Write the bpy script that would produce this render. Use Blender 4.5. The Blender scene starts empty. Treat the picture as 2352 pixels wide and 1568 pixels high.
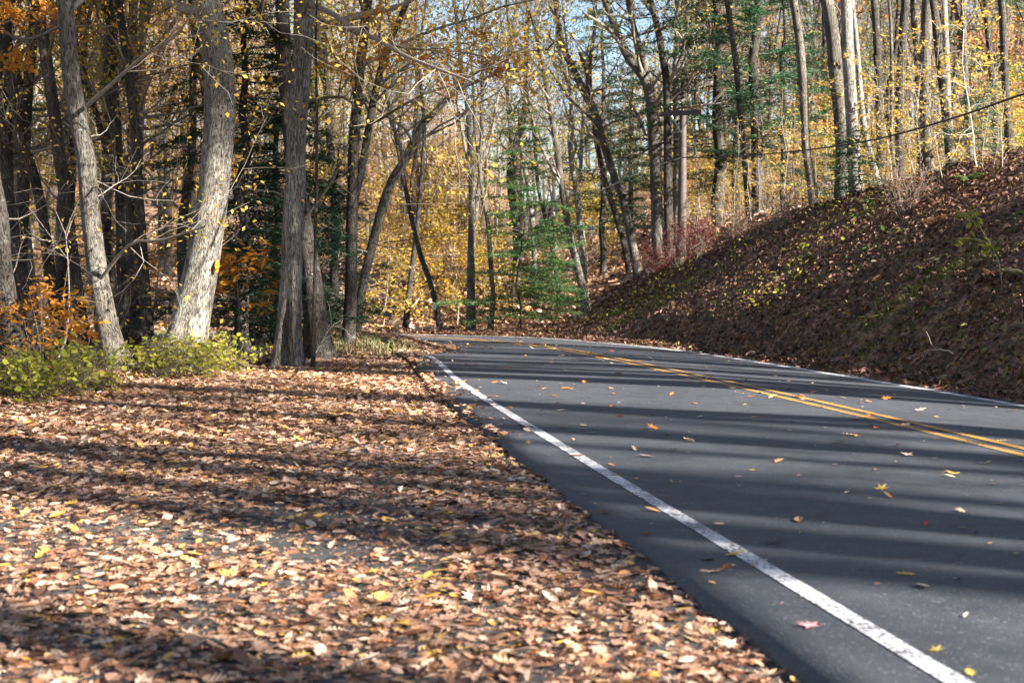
import bpy, math, time
import numpy as np
T0 = time.time()
C = bpy.context.scene
COL = C.collection
R = np.random.RandomState

# ---------------------------------------------------------------- camera, sky, sun, exposure
CAMZ = 1.25; FPX = 3267.0; HOR = 640.0          # eye height, focal length and horizon row for a 2352 px wide frame
cam = bpy.data.objects.new('camera', bpy.data.cameras.new('camera')); COL.objects.link(cam)
cam.location = (0, 0, CAMZ); cam.rotation_euler = (math.radians(90), 0, 0)
cam.data.sensor_width = 36; cam.data.lens = 36 * FPX / 2352
cam.data.shift_y = -(784 - HOR) / 2352
cam.data.clip_start = .1; cam.data.clip_end = 2000
cam.data.dof.use_dof = True; cam.data.dof.focus_distance = 17; cam.data.dof.aperture_fstop = 3.6
C.camera = cam
SUN = np.array([.86, -.51, .53]); SUN /= np.linalg.norm(SUN)
w = bpy.data.worlds.new('World'); C.world = w; w.use_nodes = True
nt = w.node_tree; bg = nt.nodes['Background']; sky = nt.nodes.new('ShaderNodeTexSky')
sky.sky_type = 'NISHITA'; sky.sun_disc = False
sky.sun_elevation = math.asin(SUN[2]); sky.sun_rotation = math.atan2(SUN[0], SUN[1])
sky.air_density = 1.0; sky.dust_density = .5; sky.ozone_density = 2.5
nt.links.new(sky.outputs[0], bg.inputs[0]); bg.inputs[1].default_value = .05
sl = bpy.data.lights.new('sun', 'SUN'); sl.energy = 5; sl.angle = math.radians(.7); sl.color = (1, .93, .82)
so = bpy.data.objects.new('sun', sl); COL.objects.link(so)
from mathutils import Vector
so.rotation_euler = Vector(tuple(SUN)).to_track_quat('Z', 'Y').to_euler(); so.location = (20, -20, 30)
vs = C.view_settings
C.display_settings.display_device = 'sRGB'
vs.view_transform = 'Standard'; vs.look = 'None'; vs.exposure = 2.42; vs.gamma = 1
cy = C.cycles
cy.max_bounces = 6; cy.diffuse_bounces = 2; cy.glossy_bounces = 2; cy.transmission_bounces = 3; cy.transparent_max_bounces = 4
cy.sample_clamp_indirect = 6; cy.use_denoising = True

# ---------------------------------------------------------------- helpers
def P(px, py, Y):
    return np.array([(px - 1176) / FPX * Y, Y, CAMZ - (py - HOR) / FPX * Y])

def tag(o, label=None, cat=None, group=None, kind=None):
    if label: o['label'] = label
    if cat: o['category'] = cat
    if group: o['group'] = group
    if kind: o['kind'] = kind
    return o

def mk_mesh(name, V, F, smooth=True, attr=None):
    """V (n,3); F = list of (m,k) index arrays"""
    me = bpy.data.meshes.new(name)
    V = np.asarray(V, np.float32)
    me.vertices.add(len(V)); me.vertices.foreach_set('co', V.ravel())
    nl = sum(f.size for f in F); npoly = sum(len(f) for f in F)
    me.loops.add(nl); me.polygons.add(npoly)
    me.loops.foreach_set('vertex_index', np.concatenate([f.ravel() for f in F]).astype(np.int32))
    st = []; off = 0
    for f in F:
        st.append(off + np.arange(len(f)) * f.shape[1]); off += f.size
    me.polygons.foreach_set('loop_start', np.concatenate(st).astype(np.int32))
    me.polygons.foreach_set('use_smooth', np.full(npoly, smooth, bool))
    if attr is not None:
        for k, a in attr.items():
            at = me.attributes.new(k, 'FLOAT_VECTOR', 'POINT'); at.data.foreach_set('vector', np.asarray(a, np.float32).ravel())
    me.update(calc_edges=True)
    return me

def obj(name, me, mat, parent=None):
    o = bpy.data.objects.new(name, me); COL.objects.link(o)
    if mat is not None and not me.materials: me.materials.append(mat)
    elif mat is not None and me.materials[0] is not mat:
        o.material_slots[0].link = 'OBJECT'; o.material_slots[0].material = mat
    if parent: o.parent = parent
    return o

def empty(name, loc, rz=0, s=1):
    o = bpy.data.objects.new(name, None); COL.objects.link(o)
    o.location = tuple(float(v) for v in loc); o.rotation_euler = (0, 0, rz); o.scale = (s, s, s)
    o.empty_display_size = .2
    return o

def norm(a):
    return a / np.maximum(np.linalg.norm(a, axis=-1, keepdims=True), 1e-9)

def fbm(x, y, seed=0, oct=4):
    r = R(seed); z = 0; a = 1.
    for i in range(oct):
        for j in range(3):
            th = r.rand() * 6.283; ph = r.rand() * 6.283; f = 2. ** i
            z = z + a * np.sin((x * np.cos(th) + y * np.sin(th)) * f + ph + 1.3 * np.sin(y * f * .7 + ph * 2))
        a *= .5
    return z / 5.

class Tubes:
    def __init__(s): s.V = []; s.A = []; s.F = []; s.n = 0
    def add(s, pts, rad, k=6, ridge=0., seed=0, flare=0.):
        pts = np.asarray(pts, float); rad = np.asarray(rad, float); n = len(pts)
        t = norm(np.gradient(pts, axis=0))
        ref = np.eye(3)[np.argmin(np.abs(pts[-1] - pts[0]))]
        a = norm(np.cross(t, ref)); b = np.cross(t, a)
        th = np.arange(k) * 2 * np.pi / k
        L = np.concatenate([[0], np.cumsum(np.linalg.norm(np.diff(pts, axis=0), axis=1))])
        r = np.repeat(rad[:, None], k, 1)
        if ridge or flare:
            TH, LL = np.meshgrid(th, L)
            w = .5 * np.sin(TH * 3 + seed + .5 * np.sin(LL * .9 + seed)) + .4 * np.sin(TH * 5 + LL * 1.1 + seed * 2) + .35 * np.sin(TH * 2 + LL * 2.3 + seed * 5)
            f = np.abs(np.sin(TH * 17 + 1.2 * np.sin(LL * 7 + seed) + .9 * np.sin(LL * 17 + TH * 3)))
            r = r * (1 + ridge * .45 * w + ridge * .5 * (f - .6))
        if flare: r = r * (1 + flare * np.exp(-LL / .33) * (.55 + .75 * np.cos(TH * 4 + seed + np.sin(TH * 2))))
        ring = pts[:, None, :] + r[:, :, None] * (np.cos(th)[None, :, None] * a[:, None, :] + np.sin(th)[None, :, None] * b[:, None, :])
        rm = rad.mean()
        co = np.stack(np.broadcast_arrays(np.cos(th)[None, :] * rm, np.sin(th)[None, :] * rm, L[:, None] + seed * 3.7), -1)
        i = np.arange(n - 1)[:, None] * k; j = np.arange(k)[None, :]; j2 = (j + 1) % k
        q = np.stack([i + j, i + j2, i + k + j2, i + k + j], -1).reshape(-1, 4) + s.n
        s.V.append(ring.reshape(-1, 3)); s.A.append(co.reshape(-1, 3)); s.F.append(q)
        s.n += n * k
    def mesh(s, name):
        return mk_mesh(name, np.concatenate(s.V), [np.concatenate(s.F)], True, {'bark_co': np.concatenate(s.A)})

def spline(ctrl, n):
    """Catmull-Rom through ctrl rows, n samples"""
    c = np.asarray(ctrl, float); m = len(c)
    t = np.linspace(0, m - 1 - 1e-6, n); i = t.astype(int); f = (t - i)[:, None]
    p0 = c[np.maximum(i - 1, 0)]; p1 = c[i]; p2 = c[np.minimum(i + 1, m - 1)]; p3 = c[np.minimum(i + 2, m - 1)]
    return .5 * (2 * p1 + (p2 - p0) * f + (2 * p0 - 5 * p1 + 4 * p2 - p3) * f ** 2 + (3 * p1 - p0 - 3 * p2 + p3) * f ** 3)

# leaf templates: verts in unit length, x along leaf, y across ; returned (V, tris)
def tmpl_strip(ts, ws, curl=.25):
    V = []; F = []
    for t, w in zip(ts, ws):
        V += [[t - .5, 0, -.05], [t - .5, w, curl * w], [t - .5, -w, curl * w]]
    for i in range(len(ts) - 1):
        a = 3 * i; b = a + 3
        F += [[a, b, b + 1], [a, b + 1, a + 1], [a, a + 2, b + 2], [a, b + 2, b]]
    V = np.array(V, float); V[:, 2] += .35 * (V[:, 0]) ** 2
    return V, np.array(F)
OAK = tmpl_strip([0, .1, .2, .3, .37, .47, .56, .66, .74, .86, 1], [.01, .015, .10, .2, .08, .32, .12, .33, .14, .2, .02])
OAK2 = tmpl_strip([0, .12, .26, .36, .5, .6, .74, .84, 1], [.01, .02, .24, .07, .36, .1, .3, .1, .02], .5)
def _maple():
    ang = np.radians([-150, -118, -95, -72, -58, -42, -22, -10, 0, 10, 22, 42, 58, 72, 95, 118, 150])
    r = [.32, .2, .46, .22, .3, .52, .2, .36, .6, .36, .2, .52, .3, .22, .46, .2, .32]
    V = [[0, 0, 0]] + [[q * math.cos(a), q * math.sin(a), .07 * q * (1 + math.sin(3 * a))] for a, q in zip(ang, r)]
    return np.array(V), np.array([[0, i, i + 1] for i in range(1, 17)])
MAPLE = _maple()
OVATE = tmpl_strip([0, .25, .55, .8, 1], [.02, .2, .25, .14, .0], .4)
ROUND = (np.array([[-.5, 0, 0], [-.25, .32, .08], [.1, .4, .1], [.5, 0, -.04], [.1, -.4, .1], [-.25, -.32, .08], [0, 0, -.03]]), np.array([[6, i, (i + 1) % 6] for i in range(6)]))
DIAM = (np.array([[-.5, 0, 0], [-.08, .27, .09], [.5, 0, .03], [-.08, -.27, .09]]), np.array([[0, 1, 2], [0, 2, 3]]))
NEED = (np.array([[-.5, 0, 0], [.1, .09, .02], [.5, 0, -.05], [.1, -.09, .02]]), np.array([[0, 1, 2], [0, 2, 3]]))

def leaves(tm, pos, nrm, size, r, tilt=.4, yaw=None):
    """place template tm at pos, face normal nrm (tilted randomly), random yaw"""
    V, F = tm; N = len(pos)
    nrm = norm(np.broadcast_to(nrm, (N, 3)) + tilt * r.randn(N, 3))
    u = norm(np.cross(nrm, r.randn(N, 3))) if yaw is None else norm(yaw - (yaw * nrm).sum(1, keepdims=True) * nrm)
    v = np.cross(nrm, u)
    sz = np.broadcast_to(size, N)[:, None, None]
    curl = (r.rand(N, 1, 1) * 1.7 - .3)
    asp = .75 + .5 * r.rand(N, 1, 1)
    W = pos[:, None, :] + sz * (V[None, :, 0:1] * u[:, None] + asp * V[None, :, 1:2] * v[:, None] + curl * V[None, :, 2:3] * nrm[:, None])
    FF = F[None] + (np.arange(N) * len(V))[:, None, None]
    return W.reshape(-1, 3), FF.reshape(-1, F.shape[1])

def join(parts):
    V = []; F = []; n = 0
    for v, f in parts:
        V.append(v); F.append(f + n); n += len(v)
    return np.concatenate(V), [np.concatenate(F)]

# ---------------------------------------------------------------- materials
def ramp(nt, fac, stops, interp='LINEAR'):
    n = nt.nodes.new('ShaderNodeValToRGB'); cr = n.color_ramp; cr.interpolation = interp
    while len(cr.elements) < len(stops): cr.elements.new(.5)
    for e, (p, c) in zip(cr.elements, stops): e.position = p; e.color = (*c, 1) if len(c) == 3 else c
    nt.links.new(fac, n.inputs[0]); return n
def N(nt, typ, **kw):
    n = nt.nodes.new(typ)
    for k, v in kw.items():
        if k in n.inputs: n.inputs[k].default_value = v
        else: setattr(n, k, v)
    return n
def new_mat(name):
    m = bpy.data.materials.new(name); m.use_nodes = True
    return m, m.node_tree, m.node_tree.nodes['Principled BSDF']
def mix(nt, fac, a, b, typ='MIX'):
    n = nt.nodes.new('ShaderNodeMix'); n.data_type = 'RGBA'; n.blend_type = typ
    for s, v in ((0, fac), (6, a), (7, b)):
        if hasattr(v, 'links'): nt.links.new(v, n.inputs[s])
        elif s == 0: n.inputs[0].default_value = v
        else: n.inputs[s].default_value = (*v, 1)
    return n.outputs[2]
def noise(nt, co, scale, detail=4, rough=.55, dist=0):
    n = N(nt, 'ShaderNodeTexNoise', Scale=scale, Detail=detail, Roughness=rough, Distortion=dist)
    if co is not None: nt.links.new(co, n.inputs['Vector'])
    return n.outputs[0]
def mapping(nt, co, sc):
    n = nt.nodes.new('ShaderNodeMapping'); n.inputs['Scale'].default_value = sc; nt.links.new(co, n.inputs['Vector']); return n.outputs[0]
def bump(nt, h, bsdf, strength=.5, dist=.01):
    n = N(nt, 'ShaderNodeBump', Strength=strength, Distance=dist); nt.links.new(h, n.inputs['Height']); nt.links.new(n.outputs[0], bsdf.inputs['Normal'])
    return n
def geo_pos(nt): return nt.nodes.new('ShaderNodeNewGeometry').outputs['Position']

def leaf_mat(name, stops, trans=.35, rough=.55, spec=.3, patch=None):
    m, nt, b = new_mat(name)
    g = nt.nodes.new('ShaderNodeNewGeometry')
    cr = ramp(nt, g.outputs['Random Per Island'], stops, 'LINEAR')
    col = cr.outputs[0]
    nz = noise(nt, g.outputs['Position'], 90, 2)
    col = mix(nt, .35, col, ramp(nt, nz, [(.3, (.45, .45, .45)), (.7, (1.25, 1.25, 1.25))]).outputs[0], 'MULTIPLY')
    nt.links.new(col, b.inputs['Base Color']); b.inputs['Roughness'].default_value = rough
    b.inputs['Specular IOR Level'].default_value = spec
    if trans > 0:
        tr = nt.nodes.new('ShaderNodeBsdfTranslucent'); nt.links.new(col, tr.inputs[0])
        mx = nt.nodes.new('ShaderNodeMixShader'); mx.inputs[0].default_value = trans
        nt.links.new(b.outputs[0], mx.inputs[1]); nt.links.new(tr.outputs[0], mx.inputs[2])
        nt.links.new(mx.outputs[0], nt.nodes['Material Output'].inputs[0])
    return m

M = {}
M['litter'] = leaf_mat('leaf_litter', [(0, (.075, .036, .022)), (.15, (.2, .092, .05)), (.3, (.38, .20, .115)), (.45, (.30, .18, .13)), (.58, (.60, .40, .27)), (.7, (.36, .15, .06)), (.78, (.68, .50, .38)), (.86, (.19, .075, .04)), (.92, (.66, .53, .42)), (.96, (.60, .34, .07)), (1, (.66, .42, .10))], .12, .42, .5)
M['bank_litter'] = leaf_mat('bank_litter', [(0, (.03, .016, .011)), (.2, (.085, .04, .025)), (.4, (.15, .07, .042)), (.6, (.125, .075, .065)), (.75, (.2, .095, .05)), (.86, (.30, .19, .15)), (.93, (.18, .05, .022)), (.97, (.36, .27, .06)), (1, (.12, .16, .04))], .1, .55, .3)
M['road_leaf_tan'] = leaf_mat('tan_leaf', [(0, (.55, .33, .17)), (1, (.42, .2, .08))], .15)
M['road_leaf_pale'] = leaf_mat('pale_leaf', [(0, (.68, .52, .36)), (1, (.7, .55, .4))], .15)
M['road_leaf_yellow'] = leaf_mat('yellow_leaf', [(0, (.72, .46, .06)), (1, (.7, .52, .15))], .2)
M['road_leaf_red'] = leaf_mat('red_leaf', [(0, (.5, .05, .03)), (1, (.4, .08, .05))], .15)
M['road_leaf_orange'] = leaf_mat('orange_leaf', [(0, (.6, .2, .03)), (1, (.5, .16, .04))], .15)
M['road_leaf_pink'] = leaf_mat('pink_leaf', [(0, (.55, .25, .3)), (1, (.6, .3, .3))], .15)
def fol(name, *cs, trans=.58): M[name] = leaf_mat(name, [(i / (len(cs) - 1), c) for i, c in enumerate(cs)], trans)
fol('f_gold', (.44, .26, .04), (.68, .43, .06), (.58, .40, .06), (.76, .54, .12), (.38, .32, .06))
fol('f_orange', (.46, .16, .02), (.66, .28, .03), (.58, .24, .03), (.74, .40, .05), (.36, .14, .03))
fol('f_yellowgreen', (.28, .30, .03), (.46, .46, .05), (.20, .27, .03), (.66, .56, .08), (.36, .34, .04))
fol('f_green', (.05, .13, .03), (.09, .2, .04), (.14, .26, .05), (.22, .3, .05))
fol('f_russet', (.25, .09, .03), (.4, .16, .06), (.34, .17, .09), (.5, .27, .1))
fol('f_pink', (.4, .2, .13), (.5, .27, .17), (.45, .3, .2), (.55, .33, .16))
fol('f_maplegreen', (.05, .14, .065), (.08, .19, .075), (.13, .24, .07), (.2, .28, .07))
fol('f_shrub', (.30, .32, .04), (.45, .42, .06), (.52, .48, .10), (.25, .30, .03), (.38, .27, .06))
fol('f_red', (.22, .03, .03), (.3, .06, .05), (.25, .09, .07))
fol('f_hemlock', (.012, .035, .018), (.02, .06, .028), (.03, .08, .035), trans=.15)
fol('f_pine', (.03, .09, .05), (.05, .14, .07), (.07, .17, .07), trans=.2)
fol('f_moss', (.07, .11, .015), (.13, .18, .025), (.2, .22, .04), (.2, .16, .06), trans=.2)
fol('f_grass', (.2, .25, .08), (.35, .38, .15), (.4, .32, .2), (.15, .22, .06), trans=.3)
fol('f_fern', (.4, .35, .2), (.55, .5, .3), trans=.3)
fol('f_deadfern', (.25, .1, .04), (.35, .15, .06), trans=.3)

def bark(name, dark, mid, light, lich=.5, sc=1.):
    m, nt, b = new_mat(name)
    at = nt.nodes.new('ShaderNodeAttribute'); at.attribute_name = 'bark_co'; co = at.outputs['Vector']
    dn = nt.nodes.new('ShaderNodeTexNoise'); dn.inputs['Scale'].default_value = 9; nt.links.new(co, dn.inputs['Vector'])
    wob = mix(nt, .035, co, dn.outputs['Color'], 'ADD')
    rn = noise(nt, mapping(nt, wob, (56 * sc, 56 * sc, 5.5 * sc)), 1, 3, .5)
    ab = nt.nodes.new('ShaderNodeMath'); ab.operation = 'SUBTRACT'; nt.links.new(rn, ab.inputs[0]); ab.inputs[1].default_value = .5
    a2 = nt.nodes.new('ShaderNodeMath'); a2.operation = 'ABSOLUTE'; nt.links.new(ab.outputs[0], a2.inputs[0])
    crack = ramp(nt, a2.outputs[0], [(0, (0, 0, 0)), (.035, (.7, .7, .7)), (.10, (1, 1, 1))]).outputs[0]
    n1 = noise(nt, mapping(nt, co, (40, 40, 9)), 1, 6, .65)
    n2 = noise(nt, mapping(nt, co, (3.5, 3.5, 1.6)), 1, 5, .6)
    n3 = noise(nt, co, 14, 5, .7)
    col = mix(nt, ramp(nt, n1, [(.3, (0, 0, 0)), (.7, (1, 1, 1))]).outputs[0], mid, light)
    col = mix(nt, ramp(nt, n2, [(.35, (0, 0, 0)), (.65, (.8, .8, .8))]).outputs[0], col, tuple(.62 * c for c in mid))
    col = mix(nt, crack, dark, col)
    lm = ramp(nt, n3, [(.56, (0, 0, 0)), (.64, (lich, lich, lich))]).outputs[0]
    lp = mix(nt, ramp(nt, n2, [(.42, (1, 1, 1)), (.6, (0, 0, 0))]).outputs[0], (0, 0, 0), lm)
    col = mix(nt, lp, col, (.36, .42, .36))
    nt.links.new(col, b.inputs['Base Color']); b.inputs['Roughness'].default_value = .9; b.inputs['Specular IOR Level'].default_value = .2
    h = mix(nt, .35, crack, n1)
    bump(nt, h, b, .9, .02)
    return m
M['bark'] = bark('oak_bark', (.03, .025, .021), (.20, .178, .15), (.40, .37, .325))
M['bark_mid'] = bark('grey_bark', (.022, .018, .015), (.125, .108, .09), (.26, .235, .205))
M['bark_dark'] = bark('dark_bark', (.012, .01, .008), (.06, .050, .043), (.125, .108, .096), .3)
M['bark_pale'] = bark('pale_bark', (.07, .062, .055), (.27, .245, .22), (.44, .41, .375), .4, .7)
def simple(name, c1, c2, sc=30, rough=.7, metal=0, bs=.3):
    m, nt, b = new_mat(name); g = geo_pos(nt); n = noise(nt, g, sc, 5)
    nt.links.new(ramp(nt, n, [(.3, c1), (.7, c2)]).outputs[0], b.inputs['Base Color'])
    b.inputs['Roughness'].default_value = rough; b.inputs['Metallic'].default_value = metal
    bump(nt, n, b, bs, .005); return m
M['twig'] = simple('twig', (.16, .125, .10), (.30, .26, .22))
M['twig_pale'] = simple('twig_pale', (.4, .35, .28), (.55, .5, .42))
M['twig_dark'] = simple('twig_dark', (.07, .055, .045), (.15, .125, .1))
M['polewood'] = simple('pole_wood', (.05, .036, .032), (.10, .075, .068), 12)
M['cable'] = simple('cable', (.012, .012, .013), (.03, .03, .03), 8, .5)
M['marker'] = simple('marker_orange', (.8, .26, .01), (.85, .32, .02), 20, .5)
M['marker_dark'] = simple('marker_slot', (.5, .1, .01), (.55, .12, .01), 20, .5)
M['white_tag'] = simple('white_tag', (.6, .6, .62), (.75, .75, .78), 60, .5)
M['steel'] = simple('steel', (.3, .3, .3), (.5, .5, .5), 60, .4, .8)
M['glass_brown'] = simple('insulator_glaze', (.05, .025, .02), (.09, .04, .03), 10, .2)

def mat_asphalt(name, c1, c2, stone, rough=.62):
    m, nt, b = new_mat(name); g = geo_pos(nt)
    n1 = noise(nt, g, 220, 3, .7); n2 = noise(nt, g, .9, 5, .6); n3 = noise(nt, g, 6, 5, .6)
    col = ramp(nt, n2, [(.3, c1), (.7, c2)]).outputs[0]
    col = mix(nt, .5, col, ramp(nt, n3, [(.3, (.7, .7, .7)), (.7, (1.2, 1.2, 1.2))]).outputs[0], 'MULTIPLY')
    v = N(nt, 'ShaderNodeTexVoronoi', Scale=110.); nt.links.new(g, v.inputs['Vector'])
    col = mix(nt, ramp(nt, v.outputs['Color'], [(.78, (0, 0, 0)), (.95, (.55, .55, .55))]).outputs[0], col, stone)
    nt.links.new(col, b.inputs['Base Color'])
    nt.links.new(ramp(nt, n3, [(.3, (rough - .08,) * 3), (.7, (rough + .1,) * 3)]).outputs[0], b.inputs['Roughness'])
    b.inputs['Specular IOR Level'].default_value = .5
    bump(nt, mix(nt, .5, n1, v.outputs['Distance']), b, .55, .006)
    return m
M['asphalt'] = mat_asphalt('new_asphalt', (.027, .031, .040), (.044, .049, .060), (.22, .22, .23), .64)
M['old_asphalt'] = mat_asphalt('old_asphalt', (.028, .028, .03), (.055, .053, .053), (.14, .13, .13), .75)
def mat_paint(name, c, wear):
    m, nt, b = new_mat(name); g = geo_pos(nt)
    n1 = noise(nt, g, 45, 6, .75); n2 = noise(nt, g, 3, 4)
    s = nt.nodes.new('ShaderNodeMath'); s.operation = 'MULTIPLY_ADD'; nt.links.new(n2, s.inputs[0]); s.inputs[1].default_value = .35; nt.links.new(n1, s.inputs[2])
    f = ramp(nt, s.outputs[0], [(wear, (0, 0, 0)), (wear + .06, (1, 1, 1))]).outputs[0]
    col = mix(nt, f, (.06, .062, .07), mix(nt, n1, tuple(.7 * x for x in c), c))
    nt.links.new(col, b.inputs['Base Color']); b.inputs['Roughness'].default_value = .6
    bump(nt, n1, b, .3, .004); return m
M['white_paint'] = mat_paint('white_paint', (.66, .66, .69), .62)
M['yellow_paint'] = mat_paint('yellow_paint', (.50, .25, .035), .61)
m, nt, b = new_mat('forest_floor'); g = geo_pos(nt)
v = N(nt, 'ShaderNodeTexVoronoi', Scale=9.); nt.links.new(g, v.inputs['Vector'])
sp = nt.nodes.new('ShaderNodeSeparateColor'); nt.links.new(v.outputs['Color'], sp.inputs[0])
c1 = ramp(nt, sp.outputs[0], [(0, (.11, .05, .028)), (.35, (.26, .12, .06)), (.6, (.36, .18, .10)), (.85, (.45, .27, .17)), (1, (.5, .28, .07))]).outputs[0]
c2 = mix(nt, ramp(nt, noise(nt, g, 2.2, 6, .7), [(.4, (0, 0, 0)), (.6, (1, 1, 1))]).outputs[0], (.055, .04, .028), c1)
nt.links.new(c2, b.inputs['Base Color']); b.inputs['Roughness'].default_value = .9
bump(nt, mix(nt, .5, v.outputs['Distance'], noise(nt, g, 12, 6, .7)), b, .8, .05)
M['floor'] = m

# ---------------------------------------------------------------- road layout
LW = np.array([[3.95, -14], [2.05, 0], [1.38, 4.4], [.397, 10.47], [-.60, 17.0], [-1.40, 23.3], [-2.5, 26.6], [-4.4, 29.2], [-7.2, 31], [-11, 32], [-18, 32.5], [-50, 30]])
CW = np.array([[7.15, -13.4], [5.10, .5], [4.42, 4.9], [3.57, 11.1], [2.44, 17.8], [1.07, 24.5], [-.14, 28.4], [-1.9, 31.8], [-4.9, 34.2], [-10, 35.4], [-18, 36], [-50, 33.5]])
RW = np.array([[10.1, -12.8], [7.78, 1.1], [7.12, 5.4], [6.02, 11.5], [4.88, 18.2], [3.45, 25.4], [2.16, 29.9], [.2, 34.0], [-3.2, 37.0], [-9, 38.8], [-18, 39.3], [-50, 37]])
ZC = np.array([0, 0, 0, 0, 0, 0, -.02, -.05, -.08, -.1, -.1, -.1])
ZL = np.array([0, 0, 0, 0, 0, 0, 0, 0, -.02, -.04, -.05, -.05])
ZR = np.array([-.1, -.1, -.1, -.1, -.1, -.1, -.12, -.15, -.2, -.2, -.2, -.2])
NS = 240
L3 = spline(np.column_stack([LW, ZL]), NS); C3 = spline(np.column_stack([CW, ZC]), NS); R3 = spline(np.column_stack([RW, ZR]), NS)
latL = norm(L3 - C3); latR = norm(R3 - C3)
EL3 = L3 + latL * (.42 + .05 * fbm(L3[:, 1] * 2.2, L3[:, 0] * 0, 3)[:, None]); ER3 = R3 + latR * .3

def seg_dist(x, y, A):
    """distance, side (+ right of direction), param index to polyline A (n,2+)"""
    x = np.asarray(x, float).ravel(); y = np.asarray(y, float).ravel()
    best = np.full(x.shape, 1e9); side = np.zeros(x.shape); par = np.zeros(x.shape)
    for i in range(len(A) - 1):
        ax, ay = A[i][:2]; bx, by = A[i + 1][:2]; dx, dy = bx - ax, by - ay
        t = np.clip(((x - ax) * dx + (y - ay) * dy) / (dx * dx + dy * dy + 1e-12), 0, 1)
        qx, qy = x - ax - t * dx, y - ay - t * dy; d = np.hypot(qx, qy); mk = d < best
        best[mk] = d[mk]; side[mk] = np.sign(dx * (-qy[mk]) + dy * qx[mk]); par[mk] = i + t[mk]
    return best, side, par
POLY = np.array([[-7.5, -14], [-6.2, 0], [-5.6, 8], [-5.15, 13], [-4.9, 17.0], [-3.85, 20.6], [-2.95, 24.6], [-2.3, 26.6], [-1.2, 23], [0, 17], [1, 10], [2, 4], [4, -14]])
def in_poly(x, y, Pg):
    c = np.zeros(x.shape, bool); n = len(Pg)
    for i in range(n):
        x1, y1 = Pg[i]; x2, y2 = Pg[(i + 1) % n]
        c ^= ((y1 > y) != (y2 > y)) & (x < (x2 - x1) * (y - y1) / (y2 - y1 + 1e-12) + x1)
    return c
def sm(a, b, x):
    t = np.clip((x - a) / (b - a), 0, 1); return t * t * (3 - 2 * t)
CS = C3[::3]; LS = L3[::3]; RS = R3[::3]
def terrain(x, y, full=False):
    sh = np.shape(x); x = np.asarray(x, float).ravel(); y = np.asarray(y, float).ravel()
    d, side, par = seg_dist(x, y, CS); s = d * side
    par = np.minimum(par, len(CS) - 1.001); i = par.astype(int); f = par - i
    lerp = lambda A: A[i] * (1 - f) + A[np.minimum(i + 1, len(A) - 1)] * f
    zc, zl, zr = lerp(CS[:, 2]), lerp(LS[:, 2]), lerp(RS[:, 2])
    wl = lerp(np.hypot(*(LS - CS)[:, :2].T)) + .42; wr = lerp(np.hypot(*(RS - CS)[:, :2].T)) + .3
    zroad = np.where(s > 0, zc + (zr - zc) * np.clip(s / wr, 0, 1), zc + (zl - zc) * np.clip(-s / wl, 0, 1))
    # right / outer side
    nz = fbm(x * .8, y * .8, 5)
    plateau = 3.45 * sm(1.0, 8.0, x) * (1 - .0 * y) + .045 * np.maximum(x - 9, 0)
    q = np.maximum(y - 43, 0)
    left = sm(4, -14, x); right = sm(2, 18, x)
    hill = q * (.06 + .05 * left - .045 * right) + .9 * sm(42, 47, y) * (1 - sm(0, 6, x))
    plateau = plateau + 1.15 * sm(36, 24, y) * sm(5, 9, x) + np.maximum(hill, 0) + right * 7 * sm(62, 120, y)
    up = np.maximum(s - wr - .35, 0)
    bank = np.minimum(up * .7, plateau)
    bank = np.where(plateau > .05, plateau * (1 - np.exp(-np.maximum(up, 0) * .9 / np.maximum(plateau, .05) * 1.0)), 0) * .45 + bank * .55
    out = zr + bank + .10 * nz * np.clip(up, 0, 1) + .045 * fbm(x * 2.6, y * 2.2, 15) * np.clip(up, 0, 1) + .13 * sm(.3, .8, up + .06 * nz) * sm(12, 15, y) * sm(34, 30, y) * (.5 + .5 * np.tanh(3 * fbm(x * .5, y * .5, 41) + .8)) + .12 * fbm(x * .25, y * .25, 9) * np.clip(up / 4, 0, 1)
    # left / inner side
    inp = in_poly(x, y, POLY); dp, _, _ = seg_dist(x, y, np.vstack([POLY, POLY[:1]]))
    dp = np.where(inp, 0, dp); dl = np.minimum(np.maximum(-s - wl, 0), dp)
    low = zl * (dl < .3) - .055 - .75 * sm(.6, 4.5, dl) + .10 * nz * np.clip(dl, 0, 1) + .10 * np.exp(-((dl - .4) / .5) ** 2) * (dl > 0)
    z = np.where(s >= 0, np.where(s > wr, out, zroad - .06), np.where(-s > wl, low, zroad - .06))
    z = np.where((s < 0) & (-s <= wl), zroad - .07, z)
    if full: return z.reshape(sh), s.reshape(sh), dl.reshape(sh), up.reshape(sh), inp.reshape(sh)
    return z.reshape(sh)
def tz(x, y): return float(terrain(np.array([x]), np.array([y]))[0])

# ground sheet
def axis(lo, hi, c0, c1, fine, growth=1.07):
    a = list(np.arange(c0, c1, fine)); st = fine
    while a[-1] < hi: st = min(st * growth, 6); a.append(a[-1] + st)
    st = fine; b = [a[0]]
    while b[-1] > lo: st = min(st * growth, 6); b.append(b[-1] - st)
    return np.array(b[:0:-1] + a)
gx = axis(-260, 260, -10, 14, .11, 1.09); gy = axis(-60, 420, 2, 50, .13, 1.09)
GX, GY = np.meshgrid(gx, gy)
GZ = terrain(GX, GY)
nx, ny = len(gx), len(gy)
i, j = np.meshgrid(np.arange(nx - 1), np.arange(ny - 1)); a0 = (j * nx + i).ravel()
me = mk_mesh('ground', np.stack([GX, GY, GZ], -1).reshape(-1, 3), [np.stack([a0, a0 + 1, a0 + 1 + nx, a0 + nx], -1)])
tag(obj('ground', me, M['floor']), kind='structure')

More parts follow.
